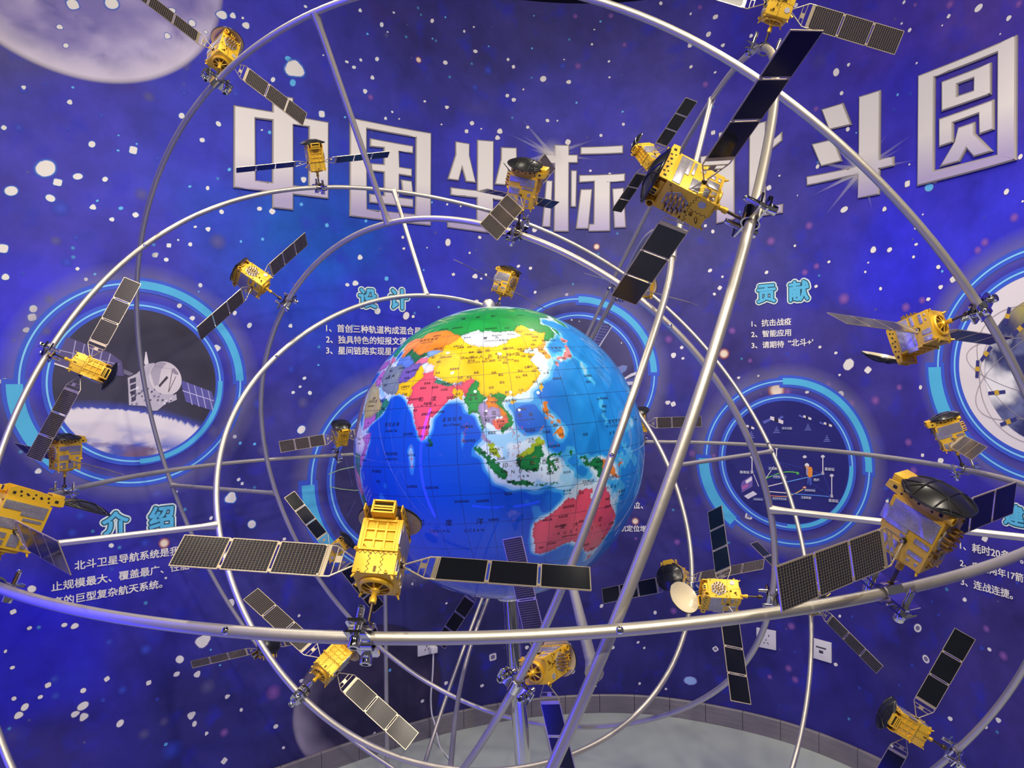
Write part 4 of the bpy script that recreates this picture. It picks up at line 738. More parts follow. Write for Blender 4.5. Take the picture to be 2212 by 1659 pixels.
# ------------------------------------------------------------------ the globe
GC = np.array([-.03257809, 1.75, EYE - .16560351]); GR = .35166141
GM = np.array([[-0.97376238, -0.21809775, -0.06496313], [0.21697007, -0.97588265, 0.0240216], [-0.06863545, 0.00929627, 0.99759849]])
AX = GM[:, 2]
LANDS = """G|30,70 41,66 44,68.5 54,68.5 60,69 68,69 67,72 72,73 80,73.5 87,75 98,76.5 104,77.7 113,74 123,73 130,71 140,72.5 150,71.5 160,70 170,70 180,69 190,66 187,64.5 180,65 177,62.5 170,60 163,59.5 163,57.5 162,55 157,51 155.5,55 156,57.5 160,60 163,62 157,61.5 152,59 143,59 137,54 141,52 140.5,48 137,45 131,43 130.6,42.5 131,45 134.5,48.3 131,47.8 127.5,50 123,53.5 120,52.5 117,49.5 113,50 108,49.5 102,51 98,50.3 98,52 92,50.8 87.5,49.2 83,51 77,54 71,54.3 61,54 60,51 52,51.5 47,50 47,46 48,42 40,43.5 37,47 40,49.5 35,51 31,54 28,57 28,60 30,62 29.5,66
G|142,54 143,51 144,49 142.5,46 142,48 142,51
G|55,71 58,70.6 66,76.5 60,76
O|47,50 52,51.5 60,51 61,54 71,54.3 77,54 83,51 87.5,49.2 85.5,47 82.5,45.2 80,45 80.3,42.2 75,43 71,42.5 68,41 66,42 62,43.5 58.5,45.5 56,41.3 52.5,42 53,45 50,44.5 49,46.5
D|56,41.3 58.5,45.5 62,43.5 66,42 68,41 71,42.5 73,40.5 70,40 68,38.5 67,37.2 66,38 62,41 60,42.2
U|52.5,42 56,41.3 60,42.2 62,41 66,38 64,36.3 61,35.5 58,38 54,37.3 53,39.5
L|71,42.5 75,43 80.3,42.2 76,40.2 73,39.5 73,40.5
K|67,37.2 68,38.5 70,40 73,39.5 75,38.5 74,37.3 71.5,36.8 70,37.7
M|88,49 92,50.8 98,52 98,50.3 102,51 108,49.5 113,50 116.5,49.8 119.8,46.7 112,45 111.5,43.5 105,41.6 97,42.7 91,45.2
Y|73.5,39.5 76,40.2 80.3,42.2 80,45 82.5,45.2 85.5,47 87.5,49.2 91,45.2 97,42.7 105,41.6 111.5,43.5 112,45 119.8,46.7 116.5,49.8 117,49.5 120,52.5 123,53.5 127.5,50 131,47.8 134.5,48.3 131,45 130.6,42.5 128,42 124.5,40 121.5,39 121.5,40.5 118,39 118,38 120.5,37.8 122.5,37.2 119.5,35 121,32.5 122,31 122,29 120,26.5 118,24.5 116,23 113.5,22.2 110.3,21 108,21.6 106.5,22.8 102,22.5 101,21.5 99,22.5 97.7,24.5 98.5,27.5 95,29 92,27.8 88.8,27.5 86,28 82,30.2 79,31.5 79,34 76,36 74.5,37.2
Y|108.7,19.3 110.5,20 111,19.6 109.5,18.3
Y|120.2,23 121,25 122,25 120.9,22
O2|124.5,40 128,42 130.6,42.3 127.5,39.5 129.4,36.5 129,35.2 126.5,34.5 126.5,36.8 125,38
P|130,33.5 131.8,33.3 131.3,31.4 130.3,31.3
P|132.5,33.5 134.5,34.2 134,33.4 133,32.8
P|131,34.2 133,35.5 136,35.7 137,37 139,38 140,40.5 141.5,41.3 142,39.5 141,38 140.8,35.7 139,34.8 137,34.7 136,33.6 135,34.5 132.5,34.2
P|140.3,42 140.5,43.2 141.8,45.3 143.5,44 145.3,43.4 143.3,42 141,42.5
R|68.5,23.5 71,24.5 70,27.5 73,30 74.5,31 74,33 76,34.5 79,34 79,31.5 81,30 80.2,28.7 84,27.3 88,26.4 88.3,27.7 89,26.5 92,27.8 95,29 97,28 95,26.5 94,24 93,22.3 92.3,24 90,25.2 89,26 88.2,24.5 89,22 87,21.5 85,19.5 82.3,16.7 80.2,15.5 80.3,13 79.8,10.5 78.2,8.9 77.5,8.1 76.3,10 74.8,13 73.3,17 72.8,20.5 72.5,21.5 70.5,21 69,22.2 70,22.8
D|79.9,8 80.2,9.7 81.8,7.3 80.6,6
T|80.2,28.7 81,30 84,29 86,28 88,27.8 88,26.4 84,27.3
V|89,27 90,28 92,27.8 91.8,26.9
Y|88.2,24.5 89,26 90,25.2 92.3,24.8 92.3,21 90.5,22.5 89,22
Y|61.7,25.2 66.5,25.2 68.3,23.8 71,24.5 70,27.5 73,30 74.5,31 74,33 73.5,34.5 71.5,36.5 70,34 69.5,31.8 66.3,30 62,29.5 63,27.2
X|61,35.5 64,36.3 66,38 67,37.2 70,37.7 71.5,36.8 74.8,37.2 71.5,36.5 70,34 69.5,31.8 66.3,30 62,29.5 61,31
W|73.5,34 74.5,37 78,35.7 79,33.5 76,32.8 74.5,32.8
H|44.5,39.5 48,39.5 49,37.5 54,37.3 58,38 61,35.5 61,31 62,29.5 63,27.2 61.7,25.2 57.5,25.7 54.5,26.6 51,28 49,30 47.8,31 46,33 45,36
K|42,43 47,41.8 50,40.5 48,38.5 45,40 43,41.2
Q|27,37 36,36.5 44,37.5 44.5,39.5 42,41.5 36,41.5 31,41.2 27,40
Q|39,34 42,37 45,36 46,33 48,30 44,29.3 39,32
A|35,29 39,32 44,29.3 47.5,28.8 50,26.5 51.5,24.3 55,22.5 55,20 52,18.8 49,17.5 44,17.3 42.7,16.5 39,21 37,25
Q|42.7,16.5 44,17.3 49,17.5 52,18.8 53,16.5 49,14.3 45,13 43.4,12.7
T|52,18.8 55,20 55,22.5 56,24.5 59.8,22.5 57.8,19.5 55,17.2 53,16.5
U|51.5,24.3 54.5,24.2 56.2,26 56,24.5 55,22.5
B|25,31.5 34,31.2 33,28 37,21.5 38,18 36,14 34,10 24,9 24,20
W|34,10 36,14 38,15 42,12 43,10.5 47,8 45,5 42,4 36,4.5
Q|43,10.5 51,12 50.5,9.5 47.5,4.5 41.5,-1.7 41,3 45,5 47,8
T|34,4 36,4.5 42,4 41,-1.7 39.5,-4.5 34,-1
P|30,-1 34,-1 39.5,-4.5 40.3,-10.5 35,-11.5 30,-8
G|35,-11.5 40.3,-10.5 40.5,-15 35.5,-20 35,-24 32,-26 31,-22
O|49.3,-12 50.3,-16 47.5,-25 44,-24.5 43.5,-21.5 44.5,-16.5
G|97.7,24.5 98.5,27.5 97,28 95,26.5 94,24 92.5,21.5 94,19 94.3,16 96.5,16.8 97.5,16.5 98.5,12 98.8,10.2 99.3,11.5 98.3,15.3 97.5,18.5 99.5,20.2 101,21.5 99,22.5
V|99.5,20.2 100.5,20 101,17.7 102.5,18 104.7,17.5 105.5,15 102.7,13.7 102.3,12.3 101,13 100.2,13.4 99.5,11 99.3,9.2 100.5,7.2 102,6.2 101,5.8 100,6.5 98.3,8 98.8,10.2 99.3,11.5 98.3,15.3 97.5,18.5
O|100.3,20.5 102,22.3 104.5,20.3 104,19 106.5,16.5 107.5,14.5 106,14 105.5,15 104.7,17.5 102.5,18 101,17.7 100.5,20
G|102,22.5 106.5,22.8 108,21.6 106,19 107,17 109,14.5 109.3,11.7 106.7,10.3 105,8.6 104.8,10.2 106,11.5 107.5,12.5 107.5,14.5 106.5,16.5 104,19 104.5,20.3 102,22.3
C|102.3,12.3 102.7,13.7 105.5,14.2 107.5,14.5 107.5,12.5 106,11.5 104.8,10.3 103,10.8
J|100.2,6.5 102,6.2 103.4,4 103.5,2.5 104.2,1.4 102.5,2 101,3 100.4,5
J|109.6,2 111,2.5 113,3.2 115.5,5.4 117,7 119,5.2 117.8,4.2 115.7,4.2 114.8,1.9 112,1.4 110,.9
G2|109.6,2 110,.9 112,1.4 114.8,1.9 115.7,4.2 117.8,4.2 118,2 119,1 117.5,.5 116.5,-2 116,-4 114.5,-4 112,-3.4 110,-2.8 109,0
G2|95.3,5.6 97.5,5.2 100,2.5 103,0 104,-1.5 106,-3 105.8,-5.8 104,-5.7 102,-4 100.3,-1 98.7,1.7 96,4
G2|105.2,-6.8 106,-5.9 108.5,-6.6 111,-6.4 112.7,-7 114.5,-7.8 114.4,-8.7 111,-8.3 108,-7.8
G2|115,-8.1 115.7,-8.4 115.2,-8.8
G2|116,-8.3 119,-8.4 119,-8.9 116.3,-9
G2|120,-8.4 122.8,-8.2 122.8,-8.7 120,-8.9
G2|119,-9.5 120.8,-10 119.8,-10.2
J|123.5,-10.3 127,-8.4 126,-9.2
G2|119,-.5 120,1 124,1.2 125,1.6 124,.3 120.5,.4 120.2,-1 123,-.7 121.5,-2 122.7,-4.5 121.5,-4.5 121,-2.8 120.3,-3 120.4,-5.6 119.5,-5.4 119.3,-3
G2|127.5,.5 128,2 128.7,1.3 128,-.8
G2|128,-3.2 130.7,-3.2 129,-3.6
G2|126,-3.3 127.2,-3.2 126.8,-3.8
G2|131,-.8 134,-.8 135,-3.3 138,-1.7 141,-2.6 141,-9.1 138.3,-8.3 138.5,-6.8 135.5,-4.5 133,-4 132.5,-2.7 134,-2.4 131.5,-1.5
O|141,-2.6 144.5,-3.9 147,-6 148,-8.5 150.7,-10.4 147,-9.6 144,-7.7 141,-9.1
O|148.5,-5.7 152,-4.2 152,-5 149.5,-6.3
R|114,-22 113.7,-26 115,-31 115,-34.3 118,-35 123.5,-33.9 126,-32.3 131,-31.5 134,-32.8 136,-34.8 138,-33.5 138.2,-35.6 140,-37.8 143.5,-38.8 146.5,-39 150,-37.4 151.3,-33.5 153.5,-28.5 153,-25 150.8,-23 147,-19.5 145.3,-15 143.7,-14.3 142.5,-10.7 141.5,-14 140.7,-17.5 139,-17.3 135.5,-15 137,-12.2 133,-11.7 130.8,-12.4 129.5,-15 126.5,-14 124,-16.5 122,-18 119,-20 116.5,-20.8
R|144.7,-40.8 148.2,-40.8 147.5,-43.5 146,-43.5
O|172.7,-34.5 175,-36.5 178.3,-37.7 177,-39.5 175,-41.5 174,-39.3
O|172.5,-40.7 174,-41.8 171,-44.5 168.5,-46.6 166.5,-45.8 170,-43
O|120.5,18.5 122.2,18.4 121.6,16 122,14 124,13 123.5,12.7 120.7,13.8 120,16
O|122,7 123.5,8.5 125.5,9.7 126.5,7.5 125.5,5.8 124,6.5 124,7.5
O|124.3,12.5 125.5,12 125.5,11 124.5,11
O|122,11.8 123,11.5 122,10.5
O|122.5,10 123.5,10.8 123.2,9.1
O|117.3,8.4 119.5,11.3 119.2,10.2
O|120.3,13.4 121.3,13.3 121,12.3"""
LC = dict(G=(16, 150, 66), G2=(20, 128, 62), O=(240, 140, 36), O2=(244, 170, 70), D=(8, 112, 62), U=(86, 132, 226), L=(120, 170, 226), K=(236, 120, 160), M=(214, 226, 240), Y=(250, 204, 10), P=(238, 146, 156), R=(238, 86, 108), T=(44, 140, 112), V=(164, 150, 196), X=(112, 92, 180), W=(228, 226, 232), H=(120, 138, 156), Q=(196, 110, 196), A=(190, 178, 110), B=(150, 118, 90), C=(244, 112, 92), J=(176, 206, 44))
lon = np.concatenate([np.arange(-178, 18, 4.0), np.arange(18, 186, .25)]); lat = np.concatenate([np.arange(-90, -62, 2.0), np.arange(-62, 84, .25), np.arange(84, 90.1, 1.0)])
LO, LA = np.meshgrid(lon, lat, indexing='ij')
# coastline wobble so the borders are not straight
rg2 = np.random.default_rng(9)
def wob(f, ph): return np.sin(LO * f + ph) * np.cos(LA * f * 1.13 + 2 * ph)
LO2 = LO + .28 * wob(2.1, .3) + .20 * wob(4.7, 1.1) + .13 * wob(9.1, 2.2); LA2 = LA + .28 * wob(2.3, 1.7) + .20 * wob(4.3, .4) + .13 * wob(8.3, 2.9)
land = np.zeros(LO.shape); colr = np.zeros(LO.shape + (3,)); ident = np.zeros(LO.shape, int)
def inside(poly, X, Y):
    r = np.zeros(X.shape, bool); x0, y0 = poly[-1]
    for x1, y1 in poly:
        if y0 != y1: r ^= ((y1 > Y) != (y0 > Y)) & (X < (x0 - x1) * (Y - y1) / (y0 - y1) + x1)
        x0, y0 = x1, y1
    return r
for n_, row in enumerate(LANDS.split('\n')):
    k, b = row.split('|'); poly = [tuple(map(float, q.split(','))) for q in b.split()]; p = np.array(poly)
    i0, i1 = np.searchsorted(lon, [p[:, 0].min() - 1, p[:, 0].max() + 1]); j0, j1 = np.searchsorted(lat, [p[:, 1].min() - 1, p[:, 1].max() + 1])
    sl = (slice(i0, i1), slice(j0, j1)); q = inside(poly, LO2[sl], LA2[sl]); land[sl][q] = 1; colr[sl][q] = srgb(*LC[k]); ident[sl][q] = n_ + 1
def blur(a, k):
    for ax in (0, 1):
        c = np.cumsum(np.concatenate([np.repeat(a.take([0], ax), k + 1, ax), a, np.repeat(a.take([-1], ax), k, ax)], ax), axis=ax)
        n = a.shape[ax]; a = (c.take(range(2 * k + 1, 2 * k + 1 + n), ax) - c.take(range(0, n), ax)) / (2 * k + 1)
    return a
# darker tint along every border, as printed
edge = np.zeros(LO.shape)
edge[1:] += ident[1:] != ident[:-1]; edge[:, 1:] += ident[:, 1:] != ident[:, :-1]
eb_ = np.clip(blur(blur(np.clip(edge, 0, 1), 2), 2) * 2.6, 0, 1)
sh = blur(blur(land, 7), 7)
shelf = sh * 1.9
for x, y, rx, ry, a in ((109, 2, 9, 10, 1.1), (123, 33, 6, 8, 1.1), (133, -12, 12, 6, 1.1), (117, -5, 10, 4, .8), (150, 58, 9, 4, .7), (145, 20, 2.2, 12, .55), (163, 8, 3, 3, .6), (158, 7, 6, 2, .5), (168, -15, 4, 9, .6), (90, 77, 70, 6, 1), (116, 20, 6, 3, .6), (126, 3, 5, 6, .4), (73, 2, 1.5, 8, .7), (92, 10, 1.2, 6, .6), (57, -12, 5, 8, .5), (143, 30, 1.6, 6, .5), (135, 14, 2, 9, .35), (170, 20, 9, 3, .45), (178, 8, 5, 6, .45), (155, -4, 8, 5, .7), (150, -18, 4, 6, .7), (115, -24, 4, 8, .5), (147, -40, 4, 4, .7)):
    shelf += a * np.exp(-((LO - x) / rx) ** 2 - ((LA - y) / ry) ** 2)
shelf += .22 * wob(.31, 1) + .13 * wob(.73, 2.5) + .10 * wob(1.6, .2) * np.clip((LO - 120) / 20, 0, 1)
T0 = lambda a, b: np.clip((shelf - a) / (b - a), 0, 1)[..., None]
lit_east = np.clip((LO - 112) / 22, 0, 1)[..., None]  # eastern seas painted lighter, for the warm light on that side
deep = np.array(srgb(12, 84, 206)) * (1 - lit_east) + np.array(srgb(24, 138, 224)) * lit_east
mid_ = np.array(srgb(48, 140, 224)) * (1 - lit_east) + np.array(srgb(64, 178, 236)) * lit_east
sea = deep + (mid_ - deep) * T0(.42, .50); sea = sea + (np.array(srgb(150, 206, 240)) - sea) * T0(.66, .74); sea = sea + (np.array(srgb(206, 230, 244)) - sea) * T0(.92, 1.02)
ice = np.clip((-LA - 64) / 3, 0, 1)[..., None]; sea = sea + (np.array(srgb(226, 234, 244)) - sea) * ice
mtn = (.5 + .5 * wob(3.1, .9) * wob(1.3, .2))[..., None]
lc = colr * (1 - .38 * eb_[..., None]) * (.90 + .16 * mtn)
GCOL = np.where(land[..., None] > .5, lc, sea)
lam, phi = np.radians(LO.ravel()), np.radians(LA.ravel())
U_ = np.stack([np.cos(phi) * np.cos(lam), np.cos(phi) * np.sin(lam), np.sin(phi)], 1)
gb = MB(); gb.v = (U_ * GR).tolist(); nlo, nla = LO.shape; idx = np.arange(nlo * nla).reshape(nlo, nla); idn = np.vstack([idx, idx[:1]])
gb.f = np.stack([idn[:-1, :-1], idn[1:, :-1], idn[1:, 1:], idn[:-1, 1:]], -1).reshape(-1, 4).tolist(); gb.m = [0] * len(gb.f)
gb.c = np.concatenate([GCOL.reshape(-1, 3), np.ones((nlo * nla, 1))], 1).tolist(); gb.uv = np.stack([LO.ravel() / 10, LA.ravel() / 10], 1).tolist()
m = M['globe'] = mat('glossy_globe_map', (.1, .3, .8), 0.45, 0, 0.25, 0.85); bsdf(m).inputs['Coat Roughness'].default_value = 0.012
at = N(m, 'ShaderNodeAttribute', attribute_name='Col'); uv = N(m, 'ShaderNodeUVMap', uv_map='cells'); sp = N(m, 'ShaderNodeSeparateXYZ'); L(m, uv.outputs[0], sp.inputs[0]); ls = []
for i in (0, 1):
    f_ = N(m, 'ShaderNodeMath', operation='PINGPONG'); f_.inputs[1].default_value = .5; L(m, sp.outputs[i], f_.inputs[0])
    l_ = N(m, 'ShaderNodeMath', operation='LESS_THAN'); l_.inputs[1].default_value = .010; L(m, f_.outputs[0], l_.inputs[0]); ls.append(l_)
mx = N(m, 'ShaderNodeMath', operation='MAXIMUM'); L(m, ls[0].outputs[0], mx.inputs[0]); L(m, ls[1].outputs[0], mx.inputs[1])
ml = N(m, 'ShaderNodeMath', operation='MULTIPLY'); ml.inputs[1].default_value = .7; L(m, mx.outputs[0], ml.inputs[0])
mm = N(m, 'ShaderNodeMixRGB'); mm.inputs[2].default_value = (.01, .02, .08, 1); L(m, ml.outputs[0], mm.inputs[0]); L(m, at.outputs['Color'], mm.inputs[1]); L(m, mm.outputs[0], bsdf(m).inputs['Base Color'])
GMX = Matrix([[*GM[0], GC[0]], [*GM[1], GC[1]], [*GM[2], GC[2]], [0, 0, 0, 1]])
globe = link('globe', gb.mesh('globe', M['globe'], 180)); globe.matrix_world = GMX
tag(globe, 'large glossy political globe turned to Asia and the Indian Ocean', 'globe')
kb = MB(); kb.lathe([(.0, .0225), (.006, .0215), (.011, .018), (.0145, .012), (.0155, .005), (.0155, -.004)], 24, (0, 0, GR)); kb.build('top_knob', M['tube'], globe)
# names printed on the globe
gt = MB(); gw = MB()
def glabel(body, lo, la, size, rot=0.0, sp_=1.0, it=0.0):
    v, f = text2d(body, 0, sp_); v = v[:, :2] - np.array([(v[:, 0].max() + v[:, 0].min()) / 2, .35]); v = v * size
    if it: v[:, 0] += v[:, 1] * it
    c, s = math.cos(rot), math.sin(rot); v = v @ np.array([[c, s], [-s, c]])
    la_ = np.radians(la + v[:, 1]); lo_ = np.radians(lo + v[:, 0] / math.cos(math.radians(la)))
    p = np.stack([np.cos(la_) * np.cos(lo_), np.cos(la_) * np.sin(lo_), np.sin(la_)], 1) * (GR + .0004); gt.add(p, f)
BIG = (('中   华   人   民   共   和   国', 103, 37.6, 1.7, 0), ("PEOPLE'S  REPUBLIC  OF  CHINA", 103, 35.4, 1.1, 0), ('亚  洲', 100, 40.2, 1.8, 0), ('印      度', 78.5, 22.6, 1.9, 0), ('I   N   D   I   A', 78.5, 20.4, 1.2, 0), ('蒙      古', 104, 46.6, 1.5, 0), ('MONGOLIA', 104, 45, .9, 0), ('泰   国', 101.5, 16, 1.5, 0), ('THAILAND', 101.5, 14.6, .8, 0),
       ('缅  甸', 96, 21.4, 1.3, 0), ('印           度           洋', 84, -19.5, 2.6, .2), ('I N D I A N            O C E A N', 86, -22.6, 1.5, .2), ('阿 拉 伯 海', 63.5, 14.5, 1.5, .2), ('Arabian Sea', 63.5, 12.4, 1.3, .2), ('孟 加 拉 湾', 88.5, 15, 1.4, .2), ('Bay of Bengal', 88.5, 13.2, 1.1, .2), ('阿拉伯海盆', 64, 4.5, 1.2, .2), ('Arabian Basin', 64, 2.8, 1.1, .2), ('索马里海盆', 55, -1.5, 1.2, .2),
       ('印     度     尼     西     亚', 114, -1.2, 1.8, 0), ('I   N   D   O   N   E   S   I   A', 114.5, -3.4, 1.5, 0), ('澳      大      利      亚', 134, -24.5, 2.0, 0), ('A   U   S   T   R   A   L   I   A', 134, -27, 1.6, 0), ('南     海', 113.5, 14.5, 1.5, 0), ('South China Sea', 113.8, 13, .8, .2), ('日 本 海', 134.5, 39.5, 1.3, 0), ('Sea of Japan', 134.5, 38.3, .8, 0), ('密 克 罗 尼 西 亚', 152, 9.4, 1.5, 0), ('M I C R O N E S I A', 150, 8, 1.3, 0), ('加  罗  林  群  岛', 150, 5.6, 1.2, 0), ('Caroline Is.', 150, 4, 1.2, .2),
       ('哈 萨 克 斯 坦', 67, 49.2, 1.4, 0), ('KAZAKHSTAN', 67, 47.8, .9, 0), ('俄       罗       斯', 95, 62, 1.9, 0), ('伊   朗', 54, 33, 1.5, 0), ('巴基斯坦', 66.5, 28, 1.1, 0), ('PAKISTAN', 66.5, 27, .6, 0), ('阿富汗', 65.5, 34, 1.1, 0), ('沙 特 阿 拉 伯', 46, 23.5, 1.3, 0), ('SAUDI ARABIA', 46, 21.8, .9, 0), ('柬埔寨', 105, 13, .9, 0), ('CAMBODIA', 105, 12.2, .55, 0), ('老挝', 103, 19.6, .9, 0), ('文莱', 114.5, 6.4, 1.0, 0), ('BRUNEI', 114.5, 5.6, .6, 0), ('马来西亚', 102.3, 4.2, .9, 0), ('MALAYSIA', 102.3, 3.4, .5, 0), ('东海', 124.5, 29, 1.1, 0), ('帕劳', 134.5, 6.2, 1.1, 0), ('爪  哇  海', 111, -5.2, .9, 0), ('班达海', 126, -5.4, .9, .2), ('阿拉弗拉海', 134.5, -9.4, 1.0, .2), ('Arafura Sea', 134.5, -10.4, .8, .2), ('帝汶海', 126, -11.6, 1.0, .2), ('Timor Sea', 126, -12.6, .8, .2), ('珊 瑚 海', 153, -15.5, 1.2, .2), ('Coral Sea', 153, -17, .9, .2), ('大  洋  洲', 146, -13, 1.3, 0), ('SOMALIA', 46, 4, .9, 0), ('ETHIOPIA', 40, 8, .9, 0), ('埃塞俄比亚', 40, 9.5, .8, 0))
for b_, lo, la, sz, it in BIG: glabel(b_, lo, la, sz, 0, 1, it)
SMALL = """乌鲁木齐,87.6,43.8|哈密,93.5,42.8|喀什,76.5,39.4|和田,80,37.1|拉萨,91,29.7|西宁,101.7,36.6|兰州,103.8,35.8|银川,106.3,38.4|西安,108.9,34.3|成都,104,30.6|重庆,106.6,29.5|昆明,102.7,25|贵阳,106.7,26.6|南宁,108.3,22.9|广州,113.2,23.3|长沙,113,28.2|武汉,114.3,30.6|郑州,113.6,34.8|太原,112.5,37.8|北京,116.4,39.9|天津,117.3,39|济南,117,36.6|南京,118.7,32|上海,121.3,31.2|杭州,119.8,30.2|福州,119,26|南昌,115.8,28.7|合肥,117.2,31.8|沈阳,123.4,41.8|长春,125.3,43.9|哈尔滨,126.6,45.8|呼和浩特,111.6,40.8|包头,109.8,40.6|酒泉,98.5,39.7|格尔木,95,36.4|大连,121.6,39|青岛,120,36.2|台北,121.3,25|海口,110.2,20|柴达木盆地,95,37.6|塔里木盆地,83,39|青藏高原,88,33.4|黄土高原,108,36.6|海拉尔,119.7,49.2|齐齐哈尔,123.9,47.3|吐鲁番,89.2,42.9|敦煌,94.6,40.1|林芝,94.4,29.6|昌都,97.2,31.1|阿里,81,32.4|新德里,77.2,28.6|孟买,73.8,19|加尔各答,88,22.6|金奈,79.6,13|班加罗尔,77.5,12.9|海得拉巴,78.5,17.4|那格浦尔,79,21.1|斋浦尔,75.8,26.9|勒克瑙,80.9,26.8|巴特那,85,25.6|艾哈迈达巴德,72.9,23|维沙卡帕特南,83,17.8|科钦,76.8,10|科伦坡,80.3,7|达卡,90.4,23.7|加德满都,85.3,27.8|卡拉奇,67.2,25.2|仰光,96.2,17|曼德勒,96.1,22.8|曼谷,100.6,13.9|河内,105.8,21|胡志明市,106.7,10.8|金边,105,11.6|吉隆坡,101.8,3|新加坡,104.2,1.2|雅加达,107,-6.6|泗水,112.6,-7.4|巨港,104.7,-3|棉兰,98.7,3.6|坤甸,109.8,0|马辰,114.6,-3.2|望加锡,120,-5|马尼拉,121.2,15|宿务,123.6,10.4|达沃,125.2,7.2|首尔,127.2,37.4|平壤,126,39.2|东京,139.4,35.8|大阪,135.4,34.8|札幌,141.8,43.2|福冈,130.8,33|乌兰巴托,107,47.9|科布多,91.6,48|乔巴山,114.5,48|赛音山达,110,45|阿拉木图,77,43.6|阿斯塔纳,71.4,51.2|塔什干,69.3,41.2|德黑兰,51.5,35.7|伊斯法罕,51.7,32.6|设拉子,52.6,29.6|马什哈德,59.5,36.3|喀布尔,69,34.6|坎大哈,65.7,31.6|新西伯利亚,83,55|伊尔库茨克,104.3,52.4|雅库茨克,129.7,62|赤塔,113.5,52|鄂木斯克,73.4,55.2|符拉迪沃斯托克,133,43.6|达尔文,131.5,-13|珀斯,117.5,-32|悉尼,149.8,-33.7|墨尔本,145,-37.4|布里斯班,151.4,-27.5|爱丽斯泉,133.9,-23.6|凯恩斯,144.8,-17|阿德莱德,139.4,-34.6|黑德兰港,119,-21|卡尔古利,121.5,-30.7|金伯利高原,127,-17.2|大沙沙漠,125,-20.5|大维多利亚沙漠,129,-28.7|吉布森沙漠,124.5,-24|埃尔湖,137.3,-28.5|汤斯维尔,145.6,-20|莫尔兹比港,146.3,-9.2|查亚普拉,139.6,-3.3|马默拉,138,-5|关岛,145.5,13.5|塞班岛,146.2,15.2|北马里亚纳群岛,146.5,18|小笠原群岛,143.5,27|硫黄岛,142.4,24.6|琉球群岛,128.4,26.6|马绍尔群岛,168,9|圣诞岛,105.7,-10.5|科科斯群岛,97,-12.2|马尔代夫,73,4|拉克沙群岛,71.6,11|安达曼群岛,93.6,12.2|尼科巴群岛,94.2,7.6|西沙群岛,112.3,16.6|南沙群岛,114.5,9.4|苏禄海,120,8.4|苏拉威西海,122,3.6|北部湾,107.6,19.8|泰国湾,101.8,9.6|查戈斯群岛,72.3,-6.5|塞舌尔,55.5,-5|也门,47.5,15.6|阿曼,56.5,20.5|阿联酋,54.2,23.4|利雅得,46.8,24.8|科威特,47.8,29.4|巴格达,44,33|亚丁湾,48,12.4|摩加迪沙,46,2.2|佩思海盆,106,-27|中印度洋海盆,80,-7|沃顿海盆,100,-19|东印度洋海岭,90,-12"""
for q in SMALL.split('|'):
    b_, lo, la = q.split(','); lo = float(lo); la = float(la)
    glabel(b_, lo, la, .86); w_ = len(b_) * .43 / math.cos(math.radians(la))
    A = np.radians(np.array([(lo - w_, la - .32), (lo + w_, la - .32), (lo + w_, la - .42), (lo - w_, la - .42)])); gt.add(np.stack([np.cos(A[:, 1]) * np.cos(A[:, 0]), np.cos(A[:, 1]) * np.sin(A[:, 0]), np.sin(A[:, 1])], 1) * (GR + .0004), [(0, 1, 2, 3)])
gt.build('map_lettering', M['ink_black'], globe, smooth=0)
# thin red dashes of the maritime lines and reefs
for x, y in [(108 + 5 * random.random(), 2 + 9 * random.random()) for _ in range(26)] + [(104 + 22 * random.random(), -6 + 12 * random.random()) for _ in range(46)] + [(92 + 2 * random.random(), 6 + 8 * random.random()) for _ in range(12)] + [(72.6 + random.random(), -1 + 8 * random.random()) for _ in range(14)]:
    a = random.uniform(0, 3.14); l = random.uniform(.2, .55); d = np.array((math.cos(a), math.sin(a))) * l; n_ = np.array((-d[1], d[0])) / l * .05
    A = np.radians(np.array([(x, y) + d + n_, (x, y) - d + n_, (x, y) - d - n_, (x, y) + d - n_])); gw.add(np.stack([np.cos(A[:, 1]) * np.cos(A[:, 0]), np.cos(A[:, 1]) * np.sin(A[:, 0]), np.sin(A[:, 1])], 1) * (GR + .0004), [(0, 1, 2, 3)])
tag(gw.build('reef_marks', mat('red_ink', srgb(206, 60, 50), .4), globe, smooth=0), kind='stuff')

# chrome post under the globe
pb = GC - AX * (GR + .0005); t_ = pb[2] / AX[2]; foot = pb - AX * (t_ - .0)
post = link('globe_stand', None); post.location = (foot[0], foot[1], 0); tag(post, 'chrome post carrying the globe', 'stand')
o_ = np.array([foot[0], foot[1], 0])
b = MB(); b.tube([foot - o_ + AX * .012, pb - o_], .0205, 40); b.build('post', M['chrome'], post)
b = MB(); b.lathe([(.0, .0), (.034, .0), (.036, .004), (.034, .008), (.022, .012)], 40, pb - o_ - AX * .0115, np.array(Vector(AX).to_track_quat('Z', 'Y').to_matrix())); b.build('collar', M['chrome'], post)
b = MB(); b.lathe([(0, 0), (.17, 0), (.17, .008), (.15, .014), (.03, .02), (0, .02)], 48); b.build('base_plate', M['chrome'], post)

